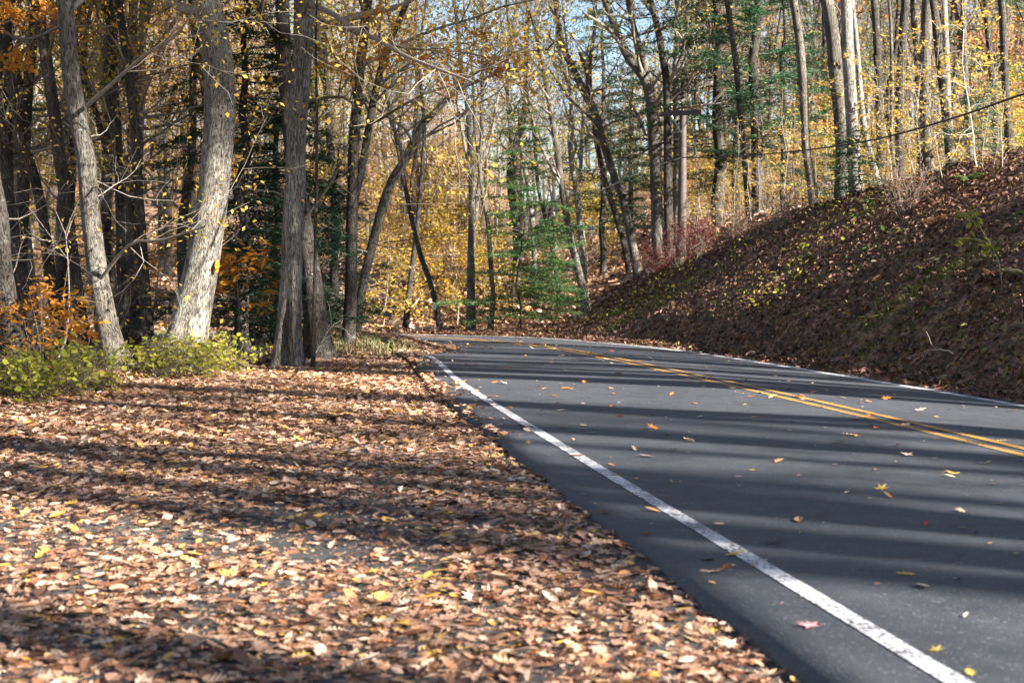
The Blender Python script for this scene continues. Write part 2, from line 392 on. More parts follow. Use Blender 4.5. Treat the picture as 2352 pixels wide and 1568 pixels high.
def strip(name, edges, mat, lift, close_side=0.0):
    rows = [e + np.array([0, 0, lift]) for e in edges]
    if close_side:
        a, z = rows[0].copy(), rows[-1].copy(); a[:, 2] -= close_side; z[:, 2] -= close_side
        a[:, :2] += (rows[0] - rows[1])[:, :2] * .03; rows = [a] + rows + [z]
    k = len(rows); n = len(rows[0]); V = np.stack(rows, 1).reshape(-1, 3)
    i, j = np.meshgrid(np.arange(k - 1), np.arange(n - 1)); a0 = (j * k + i).ravel()
    return obj(name, mk_mesh(name, V, [np.stack([a0, a0 + 1, a0 + 1 + k, a0 + k], -1)]), mat)
xs = np.linspace(0, 1, 7)
edges = [EL3 * (1 - t) + L3 * t for t in (0, .5)] + [L3 * (1 - t) + C3 * t for t in xs[:-1]] + [C3 * (1 - t) + R3 * t for t in xs] + [ER3]
tag(strip('road', edges, M['asphalt'], 0, .12), kind='structure')
ll = norm(np.cross(norm(np.gradient(L3, axis=0)), [0, 0, 1.]))
wob = lambda s, a: (a * fbm(np.arange(NS) * .9, np.arange(NS) * .3, s))[:, None]
EN = 109
edge_l = strip('road_marking', [(L3 + ll * (-.045) + ll * wob(1, .004))[:EN], (L3 + ll * (.045) + ll * wob(2, .004))[:EN]], M['white_paint'], .004); tag(edge_l, kind='structure')
lr = norm(np.cross(norm(np.gradient(R3, axis=0)), [0, 0, 1.]))
tag(strip('road_marking', [R3 - lr * .055, R3 + lr * .055], M['white_paint'], .004), kind='structure')
lc = norm(np.cross(norm(np.gradient(C3, axis=0)), [0, 0, 1.]))
for o_ in (-.1, .1):
    tag(strip('road_marking', [C3 + lc * (o_ - .043), C3 + lc * (o_ + .043)], M['yellow_paint'], .004), kind='structure')
# old pull-off pavement under the leaves
pg = POLY.copy()
gx2 = np.arange(-8, 5, .25); gy2 = np.arange(-14, 27, .25); A, B = np.meshgrid(gx2, gy2)
zz, ss, dl, up, inp = terrain(A, B, True)
keep = ((dl < .25) & (ss < -2.6))
ok = keep[:-1, :-1] & keep[1:, :-1] & keep[:-1, 1:] & keep[1:, 1:]
n2 = len(gx2); jj, ii = np.nonzero(ok); a0 = jj * n2 + ii
V = np.stack([A, B, np.where(dl < .01, -.05, zz) + .008], -1).reshape(-1, 3)
V[:, 2] = np.maximum(V[:, 2], zz.ravel() + .008) if False else V[:, 2]
tag(obj('pavement', mk_mesh('pavement', V, [np.stack([a0, a0 + 1, a0 + 1 + n2, a0 + n2], -1)]), M['old_asphalt']), kind='structure')
print('ground', time.time() - T0)

# ---------------------------------------------------------------- leaf litter
def litter(name, xy, mats, size, lift, r, tmpls, tilt=.35, label=None, extra=None):
    z = terrain(xy[:, 0], xy[:, 1]); e = .1
    zx = (terrain(xy[:, 0] + e, xy[:, 1]) - z) / e; zy = (terrain(xy[:, 0], xy[:, 1] + e) - z) / e
    nr = norm(np.stack([-np.clip(zx, -2, 2), -np.clip(zy, -2, 2), np.ones_like(z)], -1))
    if extra is not None: z = z + extra
    pos = np.column_stack([xy, z]) + nr * (lift * r.rand(len(xy)) ** 1.5 + .012)[:, None]
    parts = []; idx = r.randint(0, len(tmpls), len(xy))
    for k, tm in enumerate(tmpls):
        mk = idx == k
        if mk.any(): parts.append(leaves(tm, pos[mk], nr[mk], (size * (.5 + 1.05 * r.rand(len(xy)) ** 1.4))[mk], r, tilt))
    V, F = join(parts)
    o = obj(name, mk_mesh(name, V, F, False), mats); tag(o, label, 'fallen leaves', kind='stuff'); return o
def frustum(x, y, m=1.0): return np.abs(x) < .365 * y + m
r = R(11)
def sample(n, x0, x1, y0, y1, r, pw=1.): return np.column_stack([x0 + (x1 - x0) * r.rand(n), y0 + (y1 - y0) * r.rand(n) ** pw])
xy = sample(250000, -8, 3, 3.0, 28, r)
zz, ss, dl, up, inp = terrain(xy[:, 0], xy[:, 1], True)
wle = seg_dist(xy[:, 0], xy[:, 1], EL3[::4]); left_of = wle[0] * wle[1]      # >0 right of asphalt edge
dens = .8 + .75 * fbm(xy[:, 0] * 1.1, xy[:, 1] * .9, 21) + .3 * fbm(xy[:, 0] * 4, xy[:, 1] * 3, 22)
near_edge = np.clip((-left_of) / .5, 0, 1)
dens = np.where(-left_of < .9, dens + .5, dens) + .25 * sm(9, 16, xy[:, 1]) + .5 * (dl > .02)
spill = .62 * sm(22.4, 23.8, xy[:, 1]) + .75 * sm(23.6, 25.5, xy[:, 1])
raw = left_of.copy(); left_of = left_of - spill
drift = .08 + .2 * fbm(xy[:, 0] * .6 + xy[:, 1] * 1.3, xy[:, 1] * .2, 71)
k = frustum(*xy.T, .7) & (left_of < drift - .07 + (.06 + .2 * (r.rand(len(xy)) < .16)) * r.randn(len(xy))) & (dl < 1.2) & (r.rand(len(xy)) < np.clip(dens, .16, 1)) & (ss < 0)
ex = (np.where(raw > -.02, .07, 0) + .22 * sm(23.3, 25.3, xy[:, 1]) * sm(.1, 1.2, -left_of))[k]
xy = xy[k]; nearm = xy[:, 1] < 11
litter('fallen_leaves', xy[nearm], M['litter'], .066, .028, r, [OAK, OAK2, OAK, MAPLE, MAPLE, OVATE], .2, 'thick carpet of brown and tan oak leaves on the near roadside pull-off')
litter('fallen_leaves', xy[~nearm], M['litter'], .075, .04, r, [OAK2, MAPLE, OVATE, ROUND], .25, 'sunlit brown leaf carpet at the far end of the pull-off below the trees', ex[~nearm])
# small broken bits & needles on the pull-off
xy = sample(60000, -5, 3, 3.4, 13, r); wle = seg_dist(xy[:, 0], xy[:, 1], EL3[::4]); lo = wle[0] * wle[1]
k = frustum(*xy.T, .4) & (lo < .0 + .03 * r.randn(len(xy))); xy = xy[k]
litter('leaf_crumbs', xy, M['litter'], .022, .012, r, [DIAM, NEED], .3, 'small broken leaf crumbs and needles lying between the leaves')
# bank
xy = sample(290000, -2, 17, 9, 52, r)
zz, ss, dl, up, inp = terrain(xy[:, 0], xy[:, 1], True)
wr_ = seg_dist(xy[:, 0], xy[:, 1], R3[::4]); ro = wr_[0] * wr_[1]
k = frustum(*xy.T, 1) & (ro > .1 + .1 * np.abs(r.randn(len(xy)))) & (up < 9)
ledge = (up > .3) & (up < .7) & (xy[:, 1] > 13) & (xy[:, 1] < 33); moss = (fbm(xy[:, 0] * 1.4, xy[:, 1] * 1.1, 31) > .32) & (up > .15) & (up < 2.8); soil = fbm(xy[:, 0] * .9, xy[:, 1] * 1.6, 61) > .75
xy = xy[k & (r.rand(len(xy)) < np.where(moss, .5, np.where(soil, .8, 1)))]
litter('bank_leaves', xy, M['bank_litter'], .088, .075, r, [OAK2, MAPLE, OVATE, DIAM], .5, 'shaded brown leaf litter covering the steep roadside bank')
# far forest floor leaves
xy = sample(90000, -22, 10, 21, 75, r, 1.1)
zz, ss, dl, up, inp = terrain(xy[:, 0], xy[:, 1], True)
k = frustum(*xy.T, 1) & (((ss > 0) & (up > .1) & (xy[:, 1] > 36)) | ((ss < 0) & (dl > .8)))
litter('woodland_leaves', xy[k], M['litter'], .17, .06, r, [DIAM, ROUND], .45, 'reddish brown leaf litter on the forest floor past the bend')
print('litter', time.time() - T0)

xy = sample(2600, -6, 7, 5, 34, r); zz, ss, *_ = terrain(xy[:, 0], xy[:, 1], True); wle = seg_dist(xy[:, 0], xy[:, 1], EL3[::4]); wre = seg_dist(xy[:, 0], xy[:, 1], ER3[::4])
k = frustum(*xy.T, .5) & (wle[0] * wle[1] > .05) & (wre[0] * wre[1] < -.05)
litter('leaf_crumbs', xy[k], M['litter'], .034, .004, r, [DIAM, NEED, OVATE], .12, 'small leaf crumbs and pine needles scattered over the asphalt', np.where(ss[k] < 0, .066, .056))
# individual leaves on the road
kinds = [('tan', 'road_leaf_tan', 9), ('pale cream', 'road_leaf_pale', 6), ('yellow', 'road_leaf_yellow', 4), ('orange brown', 'road_leaf_orange', 5), ('red', 'road_leaf_red', 1), ('pinkish', 'road_leaf_pink', 1)]
tms = {'lobed': OAK2, 'star shaped': MAPLE, 'oval': OVATE}
lm = {}
r = R(5)
for tn, tm in tms.items():
    for v_ in range(3):
        V, F = leaves((tm[0] * [1, 1, .5 + .45 * v_], tm[1]), np.zeros((1, 3)), np.array([[0, 0, 1.]]), 1., r, .12)
        V[:, 2] -= V[:, 2].min()
        # stalk
        st = np.array([[-.5, 0, .02], [-.75, .05, .05], [-.75, .07, .05], [-.5, .03, .02]]); 
        V2 = np.vstack([V, st + [0, 0, .02]]); F2 = np.vstack([F, [[len(V), len(V) + 1, len(V) + 2], [len(V), len(V) + 2, len(V) + 3]]])
        lm[tn, v_] = mk_mesh('leaf', V2, [F2], False)
def zroad(x, y):
    z, s, *_ = terrain(np.array([x]), np.array([y]), True); return float(z[0]) + (.07 if s[0] < 0 else .06)
# (px, py, width px, kind) for leaves that stand out in the photograph, then scattered ones
known = [(1862, 1440, 55, 'pinkish'), (1775, 1245, 52, 'tan'), (1835, 1196, 52, 'tan'), (1790, 1060, 38, 'tan'), (2024, 1126, 38, 'yellow'), (2038, 1141, 26, 'tan'), (2127, 1204, 24, 'red'), (2209, 1175, 30, 'pale cream'), (1456, 1033, 20, 'pale cream'), (1546, 1035, 22, 'pale cream'), (1583, 1017, 38, 'pale cream'), (1500, 985, 30, 'orange brown'), (1288, 943, 18, 'pale cream'), (1308, 893, 34, 'orange brown'), (1690, 1275, 46, 'yellow'), (1625, 1285, 44, 'orange brown'), (1498, 1174, 36, 'tan'), (2220, 1417, 24, 'pale cream'), (2150, 1496, 42, 'yellow'), (2228, 1545, 44, 'yellow'), (2086, 1047, 34, 'pale cream'), (1968, 1002, 28, 'tan'), (2195, 1090, 30, 'yellow'), (2010, 1080, 24, 'tan'), (1695, 1095, 22, 'pale cream'), (1540, 1108, 18, 'yellow'), (1405, 1068, 24, 'tan'), (1358, 996, 26, 'yellow'), (1325, 1048, 34, 'tan'), (1340, 977, 22, 'pale cream'), (1610, 958, 24, 'pale cream'), (1745, 952, 24, 'orange brown'), (1835, 912, 28, 'tan'), (2290, 1158, 20, 'yellow'), (1213, 1022, 26, 'tan'), (1462, 1100, 26, 'tan'), (1728, 1080, 18, 'yellow'), (1945, 1132, 16, 'pale cream'), (2062, 1024, 20, 'orange brown'), (1935, 908, 26, 'pale cream'), (2228, 995, 24, 'tan'), (2110, 938, 30, 'pale cream')]
rl = []
for px, py, wpx, kd in known:
    Y = CAMZ * FPX / (py - HOR) ; X = (px - 1176) / FPX * Y
    rl.append((X, Y, wpx / FPX * Y * 1.15, kd))
names = [k_[0] for k_ in kinds]; pw = np.array([k_[2] for k_ in kinds], float); pw /= pw.sum()
while len(rl) < 285:
    Y = 6 + 30 * r.rand() ** 1.15; tt = r.rand(); i = np.argmin(np.abs(C3[:, 1] - Y) + (C3[:, 0] < -9) * 9)
    p = (L3[i] * (1 - tt) + R3[i] * tt)[:2] + .3 * r.randn(2)
    if r.rand() < .45: p = C3[i][:2] + r.randn(2) * [.4, .5]
    if r.rand() < .22: p = L3[i][:2] + r.randn(2) * [.3, .5]
    if abs(p[0]) > .37 * p[1] or p[1] < 5.5: continue
    rl.append((p[0], p[1], .07 + .055 * r.rand(), names[r.choice(len(kinds), p=pw)]))
mk_ = {k_[0]: M[k_[1]] for k_ in kinds}
seen = {}
for n_, (X, Y, sz, kd) in enumerate(rl):
    tn = list(tms)[r.randint(3)]
    o = obj('fallen_leaf', lm[tn, r.randint(3)], mk_[kd]); o.location = (X, Y, zroad(X, Y) + .005); o.rotation_euler = (r.randn() * .12, r.randn() * .12, r.rand() * 6.28); o.scale = (sz,) * 3
    di, sd, _ = seg_dist(X, Y, CS); lo = di[0] * sd[0]
    ln = 'by the white line' if lo < -2.4 else 'on the near lane' if lo < -.4 else 'by the yellow lines' if lo < .4 else 'on the far lane'
    zn = 'near the camera' if Y < 9 else 'midway along' if Y < 17 else 'towards the bend'
    lb = f'{kd} {tn} leaf on asphalt {ln} {zn}'
    tag(o, lb, 'fallen leaf', 'fallen leaves scattered over the asphalt')
print('road leaves', time.time() - T0)

def hit(px, py, lo=4., hi=80.):
    """where the line of sight through (px, py) of the photograph first meets the ground"""
    Y = np.linspace(lo, hi, 1600); X = (px - 1176) / FPX * Y; Z = CAMZ - (py - HOR) / FPX * Y
    b = np.nonzero(Z < terrain(X, Y))[0]; i = b[0] if len(b) else len(Y) - 1
    return X[i], Y[i]

# ---------------------------------------------------------------- trees
def bpath(p0, d0, L, n, r, wig=.18, up=.12):
    pts = [np.array(p0, float)]; d = norm(np.array(d0, float))
    for _ in range(n):
        d = norm(d + wig * r.randn(3) + [0, 0, up]); pts.append(pts[-1] + d * L / n)
    return np.array(pts)
def grow(T, W, tips, p0, d0, L, rad, lvl, r, maxlvl=2, up=.1, sides=5, dens=1., wig=.2):
    """a branch and its sub-branches; T takes thick limbs, W thin ones; tips collects leaf anchor points"""
    n = 7 if lvl == 0 else 5 if lvl == 1 else 4
    pts = bpath(p0, d0, L, n, r, wig, up)
    rr = rad * np.linspace(1, .25, n + 1) ** 1.1
    (T if lvl == 0 else W).add(pts, np.maximum(rr, .0025), 6 if lvl == 0 else sides if lvl == 1 else 3)
    if lvl >= maxlvl - 1: tips.append(pts[1:] if lvl == maxlvl else pts[n // 2:])
    if lvl < maxlvl:
        for _ in range(int((5 if lvl == 0 else 4) * dens + r.rand())):
            t = .25 + .72 * r.rand(); f = t * n; i = int(f); p = pts[i] * (1 - f + i) + pts[min(i + 1, n)] * (f - i)
            dd = norm(pts[min(i + 1, n)] - pts[i]); side = norm(np.cross(dd, r.randn(3)))
            grow(T, W, tips, p, norm(dd * .75 + side * .85), L * (.5 + .25 * r.rand()) * (1 - .35 * t), rad * (1 - .6 * t) * .55, lvl + 1, r, maxlvl, up, sides, dens, wig)
def crown_mesh(tips, nleaf, size, r, tm=DIAM, spread=.25, flat=.6):
    if not tips: return None
    A = np.concatenate(tips); wt = r.rand(len(A)) ** 2.5; c = A[r.choice(len(A), nleaf, p=wt / wt.sum())] + spread * r.randn(nleaf, 3) * [1, 1, .6]
    V, F = leaves(tm, c, np.array([[0, 0, flat]]) * np.ones((nleaf, 1)), size * (.6 + .8 * r.rand(nleaf)), r, .7)
    return mk_mesh('crown', V, [F], False)

def clean_path(pts, step):
    """resample a path to even steps"""
    L = np.concatenate([[0], np.cumsum(np.linalg.norm(np.diff(pts[:, :3], axis=0), axis=1))])
    n = max(4, int(L[-1] / step)); t = np.linspace(0, L[-1], n)
    return np.stack([np.interp(t, L, pts[:, k]) for k in range(pts.shape[1])], -1)

def hero(pix, Y, label, mat='bark_mid', leaf='f_gold', nleaf=1500, lsize=.16, H=15, hb=5., nb=14, seed=0, limbs=(), name='tree', bl=3.2, fl=1.25, ridge=.05, dY=0, group=None, tm=DIAM, crown=True, sides=None, cat='tree', maxlvl=2, low=0, spread=.28, dens=1., shade=0, cleft=False):
    """pix: (x, y, width) down the photograph from the top; Y distance of the base"""
    r = R(seed + 100)
    pix = sorted(pix, key=lambda q: -q[1])
    pts = []
    for k, (x, y, w_) in enumerate(pix):
        yy = Y + dY * k / max(len(pix) - 1, 1)
        p = P(x, y, yy); pts.append([*p, w_ / FPX * yy / 2])
    pts = np.array(pts)
    base = pts[0].copy(); zg = tz(base[0], base[1]); 
    if base[2] > zg + .0:                                     # run down to the ground
        d = (pts[0, :3] - pts[1, :3]); d /= max(abs(d[2]), .3); d = d * np.array([.6, .6, 1])
        b2 = base.copy(); b2[:3] += d * (base[2] - zg + .15); b2[3] *= 1.04; pts = np.vstack([b2, pts])
    elif base[2] < zg - .3: 
        pass
    # above the frame: carry on to the full height
    top = pts[-1]; d = norm(pts[-1, :3] - pts[-2, :3]); ztop = zg + H
    if top[2] < ztop:
        d = norm(d * [.5, .5, 1]); n = 5; hh = (ztop - top[2])
        for k in range(1, n + 1):
            q = top.copy(); q[:3] = top[:3] + d * hh * k / n / max(d[2], .5) + .12 * r.randn(3) * [1, 1, 0] * k ** .5; q[3] = top[3] * (1 - .85 * k / n) ; pts = np.vstack([pts, q])
    ctrl = spline(pts, len(pts) * 8)
    big = pts[0, 3] > .13
    cp = clean_path(ctrl, .16 if big else .35)
    hgt = cp[:, 2] - cp[0, 2]
    rad = np.maximum(cp[:, 3], .006) * (1 + (fl - 1) * np.exp(-hgt / .35))
    root = empty(name, (cp[0, 0], cp[0, 1], zg)); off = np.array([cp[0, 0], cp[0, 1], zg])
    T = Tubes(); k = sides or (64 if pts[0, 3] > .22 else 26 if big else 12)
    T.add(cp[:, :3] - off, rad, k, ridge, seed, .3 if big else .15)
    if cleft:
        Vt = T.V[0]; m_ = (Vt[:, 2] < .85) & (Vt[:, 1] < 0); wd = .075 * (1 - np.clip(Vt[:, 2], 0, .85) / .85) + .012; c0 = np.interp(Vt[:, 2], cp[:, 2] - off[2], cp[:, 0] - off[0]) - .015
        Vt[:, 1] += np.where(m_, .2 * np.exp(-((Vt[:, 0] - c0) / wd) ** 2), 0)
    BT = Tubes(); W = BT; tips = []
    for lp in limbs:                                          # limbs drawn in the photograph
        lp_, Yl0, Yl1 = lp
        q = np.array([[*P(x, y, Yl0 + (Yl1 - Yl0) * t), w_ / FPX * Yl0 / 2] for (x, y, w_), t in zip(lp_, np.linspace(0, 1, len(lp_)))])
        q = clean_path(spline(q, len(q) * 6), .2)
        (T if q[0, 3] > .06 else BT).add(q[:, :3] - off, q[:, 3], 12 if q[0, 3] > .04 else 7, .03 if q[0,3] > .06 else 0, seed + 3)
        for _ in range(int(3 + len(q) * .35)):
            i = r.randint(len(q) // 3, len(q) - 1); dd = norm(q[i + 1, :3] - q[i, :3]) if i + 1 < len(q) else d
            sd = norm(np.cross(dd, r.randn(3)))
            grow(BT, W, tips, q[i, :3] - off, norm(dd + sd * .9), (.7 + 1.3 * r.rand()) * min(bl / 3, 1.2), max(q[i, 3] * .35, .006), 1, r, 2, .08)
    for b_ in range(nb):
        z0 = hb + (H - hb - .5) * ((b_ + r.rand()) / nb) ** 1.0
        i = np.argmin(np.abs(hgt - z0)); p = cp[i, :3] - off
        az = r.rand() * 6.283; t = (z0 - hb) / max(H - hb, 1)
        el = math.radians(20 + 45 * t + 12 * r.randn())
        dd = np.array([math.cos(az) * math.cos(el), math.sin(az) * math.cos(el), math.sin(el)])
        grow(BT, W, tips, p, dd, bl * (1.1 - .55 * t) * (.7 + .5 * r.rand()), max(rad[i] * (.28 + .18 * r.rand()), .012), 0, r, maxlvl, .07, dens=dens)
    for _ in range(low):                                      # dead twigs low on the stem
        z0 = 1.2 + (hb - 1.2) * r.rand(); i = np.argmin(np.abs(hgt - z0)); az = r.rand() * 6.283
        dd = np.array([math.cos(az), math.sin(az), .1 + .4 * r.randn()])
        grow(BT, W, [], cp[i, :3] - off, dd, .7 + 1.1 * r.rand(), .013, 1, r, 2, .03, 4)
    obj('trunk', T.mesh('trunk'), M[mat], root)
    if BT.V: obj('branches', BT.mesh('branches'), M['twig_dark' if mat == 'bark_dark' else 'twig'], root)
    if crown and tips and shade:  # coarse extra leaves above the frame, added to block sky light
        up_ = [a for a in tips if a[:, 2].min() > max(6.5, (.196 * Y) * 1.12 + CAMZ - zg)]
        if up_:
            V, F = leaves(DIAM, np.concatenate(up_)[r.randint(0, sum(map(len, up_)), shade)] + .4 * r.randn(shade, 3), np.array([[0, 0, .6]]), .3 * (.6 + .8 * r.rand(shade)), r, .6)
            obj('crown', mk_mesh('crown', V, [F], False), M[leaf], root)
    if crown and tips:
        obj('crown', crown_mesh(tips, nleaf, lsize, r, tm, spread), M[leaf], root)
    tag(root, label, cat, group or 'trees lining the road and forest')
    return root

HL = dict(hb=4.0, nb=15, H=14, nleaf=4200, lsize=.068, shade=500)
S = 0
def h(*a, **k):
    global S; S += 1; k.setdefault('seed', S); return hero(*a, **k)
# --- left stand
h([(-60, 200, 40), (-6, 480, 44), (2, 590, 46), (20, 720, 48), (50, 880, 52)], 16.8, 'dark trunk cut by the left edge of the photo, rising behind the orange shrub', 'bark_dark', 'f_orange', low=3, **HL)
h([(0, 200, 20), (7, 329, 24), (22, 459, 24), (44, 574, 25), (60, 680, 26), (85, 800, 30)], 22, 'slim dark trunk second from the left edge, leaning left', 'bark_dark', low=4, **HL)
h([(10, 180, 20), (30, 330, 24), (48, 459, 27), (62, 590, 28), (74, 715, 30), (80, 800, 32)], 27, 'pale sunlit trunk just behind the slim dark trunks at the left edge', 'bark_pale', low=3, **HL)
h([(-12, 60, 20), (22, 176, 22), (60, 340, 23), (92, 459, 24), (112, 600, 25), (135, 790, 29)], 23, 'slim dark trunk leaning left, between the pale trunk and the thicker dark one', 'bark_dark', low=4, **HL)
h([(70, -40, 26), (84, 0, 27), (104, 120, 27), (124, 256, 28), (142, 400, 28), (158, 520, 29), (178, 680, 31), (198, 825, 35)], 21, 'tall dark furrowed trunk left of the big grey leaning oak', 'bark_dark', 'f_orange', low=4, **HL)
h([(146, -60, 36), (150, 0, 37), (156, 90, 38), (165, 183, 40), (182, 290, 41), (198, 366, 42), (205, 459, 43), (216, 560, 44), (230, 660, 46), (252, 780, 52), (272, 862, 60)], 18.3, 'big grey leaning oak trunk with a long curving side limb, behind the yellow shrubs', 'bark_mid',
  limbs=[([(201, 242, 11), (228, 218, 10), (256, 194, 9), (304, 150, 8), (348, 116, 7), (395, 90, 6), (420, 62, 5), (439, 34, 4), (470, -10, 4)], 18.2, 16.5), ([(232, 640, 9), (300, 560, 7), (370, 552, 6), (470, 520, 5)], 18.2, 17)], fl=1.35, low=5, **HL)
h([(240, -40, 18), (252, 20, 18), (256, 110, 19), (271, 330, 20), (276, 500, 21), (279, 642, 22), (292, 850, 25)], 24, 'bluish grey slim straight trunk close behind the big leaning oak', 'bark_dark', low=3, **HL)
h([(262, -40, 17), (271, 0, 18), (293, 146, 20), (306, 260, 22), (318, 330, 26), (314, 400, 24), (320, 460, 22), (331, 642, 25), (346, 830, 29)], 21.5, 'brown crooked trunk with a swollen knot halfway up, between the two leaning oaks', 'bark_dark', low=5, limbs=[([(316, 372, 10), (285, 392, 7), (240, 405, 5)], 21.5, 20)], **HL)
h([(329, -20, 16), (326, 165, 17), (322, 300, 17), (312, 430, 17), (298, 560, 18), (290, 780, 20)], 29, 'pale sunlit far trunk with a bright limb forking to the right', 'bark_pale', limbs=[([(322, 140, 11), (370, 95, 10), (418, 20, 8), (430, -10, 7)], 29, 29)], **HL)
h([(466, -120, 58), (472, -50, 60), (476, 0, 61), (490, 80, 66), (501, 146, 69), (505, 220, 71), (504, 293, 72), (499, 350, 71), (494, 403, 70), (488, 459, 71), (478, 520, 73), (470, 574, 75), (458, 640, 79), (447, 690, 83), (436, 745, 88), (425, 800, 97), (420, 850, 108)], 19.6, 'thickest grey oak trunk, bent and leaning, with an orange trail marker', 'bark', fl=1.12, ridge=.045, low=1, nb=15, hb=4.9, H=15, nleaf=3600, lsize=.068, shade=900)
h([(700, -100, 49), (699, 0, 48), (695, 110, 45), (688, 220, 45), (681, 293, 45), (677, 439, 47), (671, 560, 49), (668, 660, 51), (664, 740, 55), (662, 800, 60), (662, 845, 66)], 20.6, 'straight grey oak trunk with a split hollow at its foot', 'bark', fl=1.15, low=3, cleft=True,
  limbs=[([(705, 8, 13), (760, 30, 12), (815, 68, 11), (870, 92, 10), (930, 128, 8), (1010, 160, 6), (1090, 190, 4)], 20.6, 17)], nb=15, hb=4.9, H=15, nleaf=3600, lsize=.068, shade=900)
h([(646, -60, 31), (648, 0, 32), (652, 90, 31), (656, 200, 30), (668, 350, 28), (688, 440, 30), (700, 520, 36), (716, 640, 46), (727, 760, 54), (732, 830, 62)], 22.6, 'dark furrowed trunk tucked behind the split oak, its foot showing on the right', 'bark_dark', limbs=[([(652, 130, 20), (620, 60, 16), (588, 5, 14), (560, -60, 12)], 22.6, 22.6), ([(700, 500, 8), (760, 420, 6), (800, 330, 5)], 22.5, 22)], fl=1.2, **HL)
h([(726, 40, 5), (725, 110, 6), (728, 330, 7), (724, 574, 7), (720, 800, 9)], 20.2, 'very thin upright stem in front of the dark trunk beside the split oak', 'bark_dark', H=8, hb=3, nb=7, bl=1.2, nleaf=300, lsize=.09, crown=True, leaf='f_orange')
h([(846, -40, 20), (845, 0, 21), (833, 110, 22), (821, 220, 23), (814, 330, 24), (811, 420, 25), (808, 517, 27), (806, 663, 28), (799, 810, 32)], 24.6, 'dark double stemmed tree at the end of the leaf carpet, one stem forking right', 'bark_dark',
  limbs=[([(812, 470, 18), (828, 400, 18), (846, 300, 17), (860, 220, 17), (884, 130, 16), (911, 60, 14), (937, 0, 13), (950, -60, 12)], 24.6, 24.6)], low=5, hb=3.6, nb=15, H=14, nleaf=2200, lsize=.1)
h([(1140, 170, 8), (1057, 203, 11), (1010, 245, 14), (966, 293, 17), (944, 340, 19), (922, 384, 21), (898, 420, 22), (872, 500, 22), (852, 574, 22), (836, 645, 21), (822, 720, 21), (816, 805, 24)], 26.5, 'pale curved trunk arching far to the right over the road, behind the double stemmed tree', 'bark_mid', H=6, hb=3.0, nb=9, nleaf=1200, lsize=.1, leaf='f_gold', low=3)
# --- middle, beyond the bend
mid = dict(nleaf=1700, lsize=.088, H=14.5, hb=3.8, nb=18, bl=3.0, spread=.3)
h([(975, 300, 9), (966, 430, 10), (958, 520, 11), (945, 627, 12), (931, 755, 15)], 40.5, 'dark slim trunk leaning right, left of the tree with the white tag', 'bark_dark', leaf='f_gold', **mid)
h([(905, 290, 9), (925, 400, 10), (949, 517, 12), (967, 590, 12), (993, 663, 13), (1011, 752, 15)], 39.8, 'dark trunk leaning left with a small white tag nailed to it', 'bark_dark', leaf='f_yellowgreen', **mid)
h([(1035, -40, 7), (1050, 50, 9), (1061, 165, 11), (1075, 256, 13), (1083, 403, 15), (1084, 517, 17), (1082, 608, 18), (1082, 755, 21)], 39, 'grey trunk forking into upright stems, standing at the centre of the bend', 'bark_mid', leaf='f_gold',
  limbs=[([(1086, 560, 11), (1094, 480, 11), (1104, 366, 10), (1108, 146, 8), (1104, 0, 6)], 39, 39), ([(1082, 410, 8), (1066, 330, 7), (1052, 250, 6), (1040, 170, 5)], 39, 38), ([(1098, 400, 7), (1130, 300, 6), (1150, 180, 4)], 39, 39)], **{**mid, 'hb': 6})
h([(1092, 300, 6), (1108, 439, 9), (1121, 517, 10), (1128, 627, 11), (1133, 682, 11), (1126, 756, 14)], 38.6, 'slim crooked trunk immediately right of the central forked tree', 'bark_mid', leaf='f_yellowgreen', **mid)
h([(1185, 20, 6), (1165, 150, 8), (1172, 300, 9), (1190, 430, 9), (1208, 520, 10), (1180, 640, 10), (1172, 730, 12)], 44, 'slender wavy trunk behind the green maple sapling', 'bark_mid', leaf='f_yellowgreen', **mid)
h([(1200, -20, 9), (1222, 37, 10), (1240, 110, 12), (1256, 200, 13), (1277, 329, 14), (1294, 450, 15), (1313, 560, 16), (1326, 610, 17), (1346, 700, 21)], 41, 'tall grey trunk leaning left over the bend, right of the green maple sapling', 'bark_mid', leaf='f_orange',
  limbs=[([(1290, 430, 8), (1240, 330, 7), (1215, 250, 6), (1180, 170, 4)], 41, 40), ([(1262, 230, 7), (1210, 160, 6), (1150, 120, 4), (1100, 105, 3)], 41, 38)], low=7, **mid)
h([(1236, 430, 8), (1258, 520, 9), (1275, 608, 10), (1288, 705, 12)], 46, 'thin dark trunk leaning left, behind the tall grey one by the maple', 'bark_dark', leaf='f_orange', **mid)
h([(1273, -30, 12), (1288, 91, 14), (1312, 150, 16), (1339, 205, 18), (1362, 250, 19), (1378, 300, 18), (1402, 380, 18), (1430, 457, 18), (1448, 540, 19), (1470, 650, 23)], 44, 'grey and black trunk leaning left over the road, its lower part sunlit', 'bark_mid', leaf='f_yellowgreen', limbs=[([(1352, 228, 9), (1348, 170, 8), (1330, 120, 6)], 44, 44), ([(1400, 370, 9), (1380, 300, 8), (1290, 200, 6), (1200, 60, 4)], 44, 42)], low=6, **mid)
h([(1366, 300, 11), (1387, 403, 13), (1410, 480, 13), (1434, 564, 14), (1452, 660, 17)], 46.5, 'dark trunk leaning left just behind the grey and black one', 'bark_dark', leaf='f_yellowgreen', **mid)
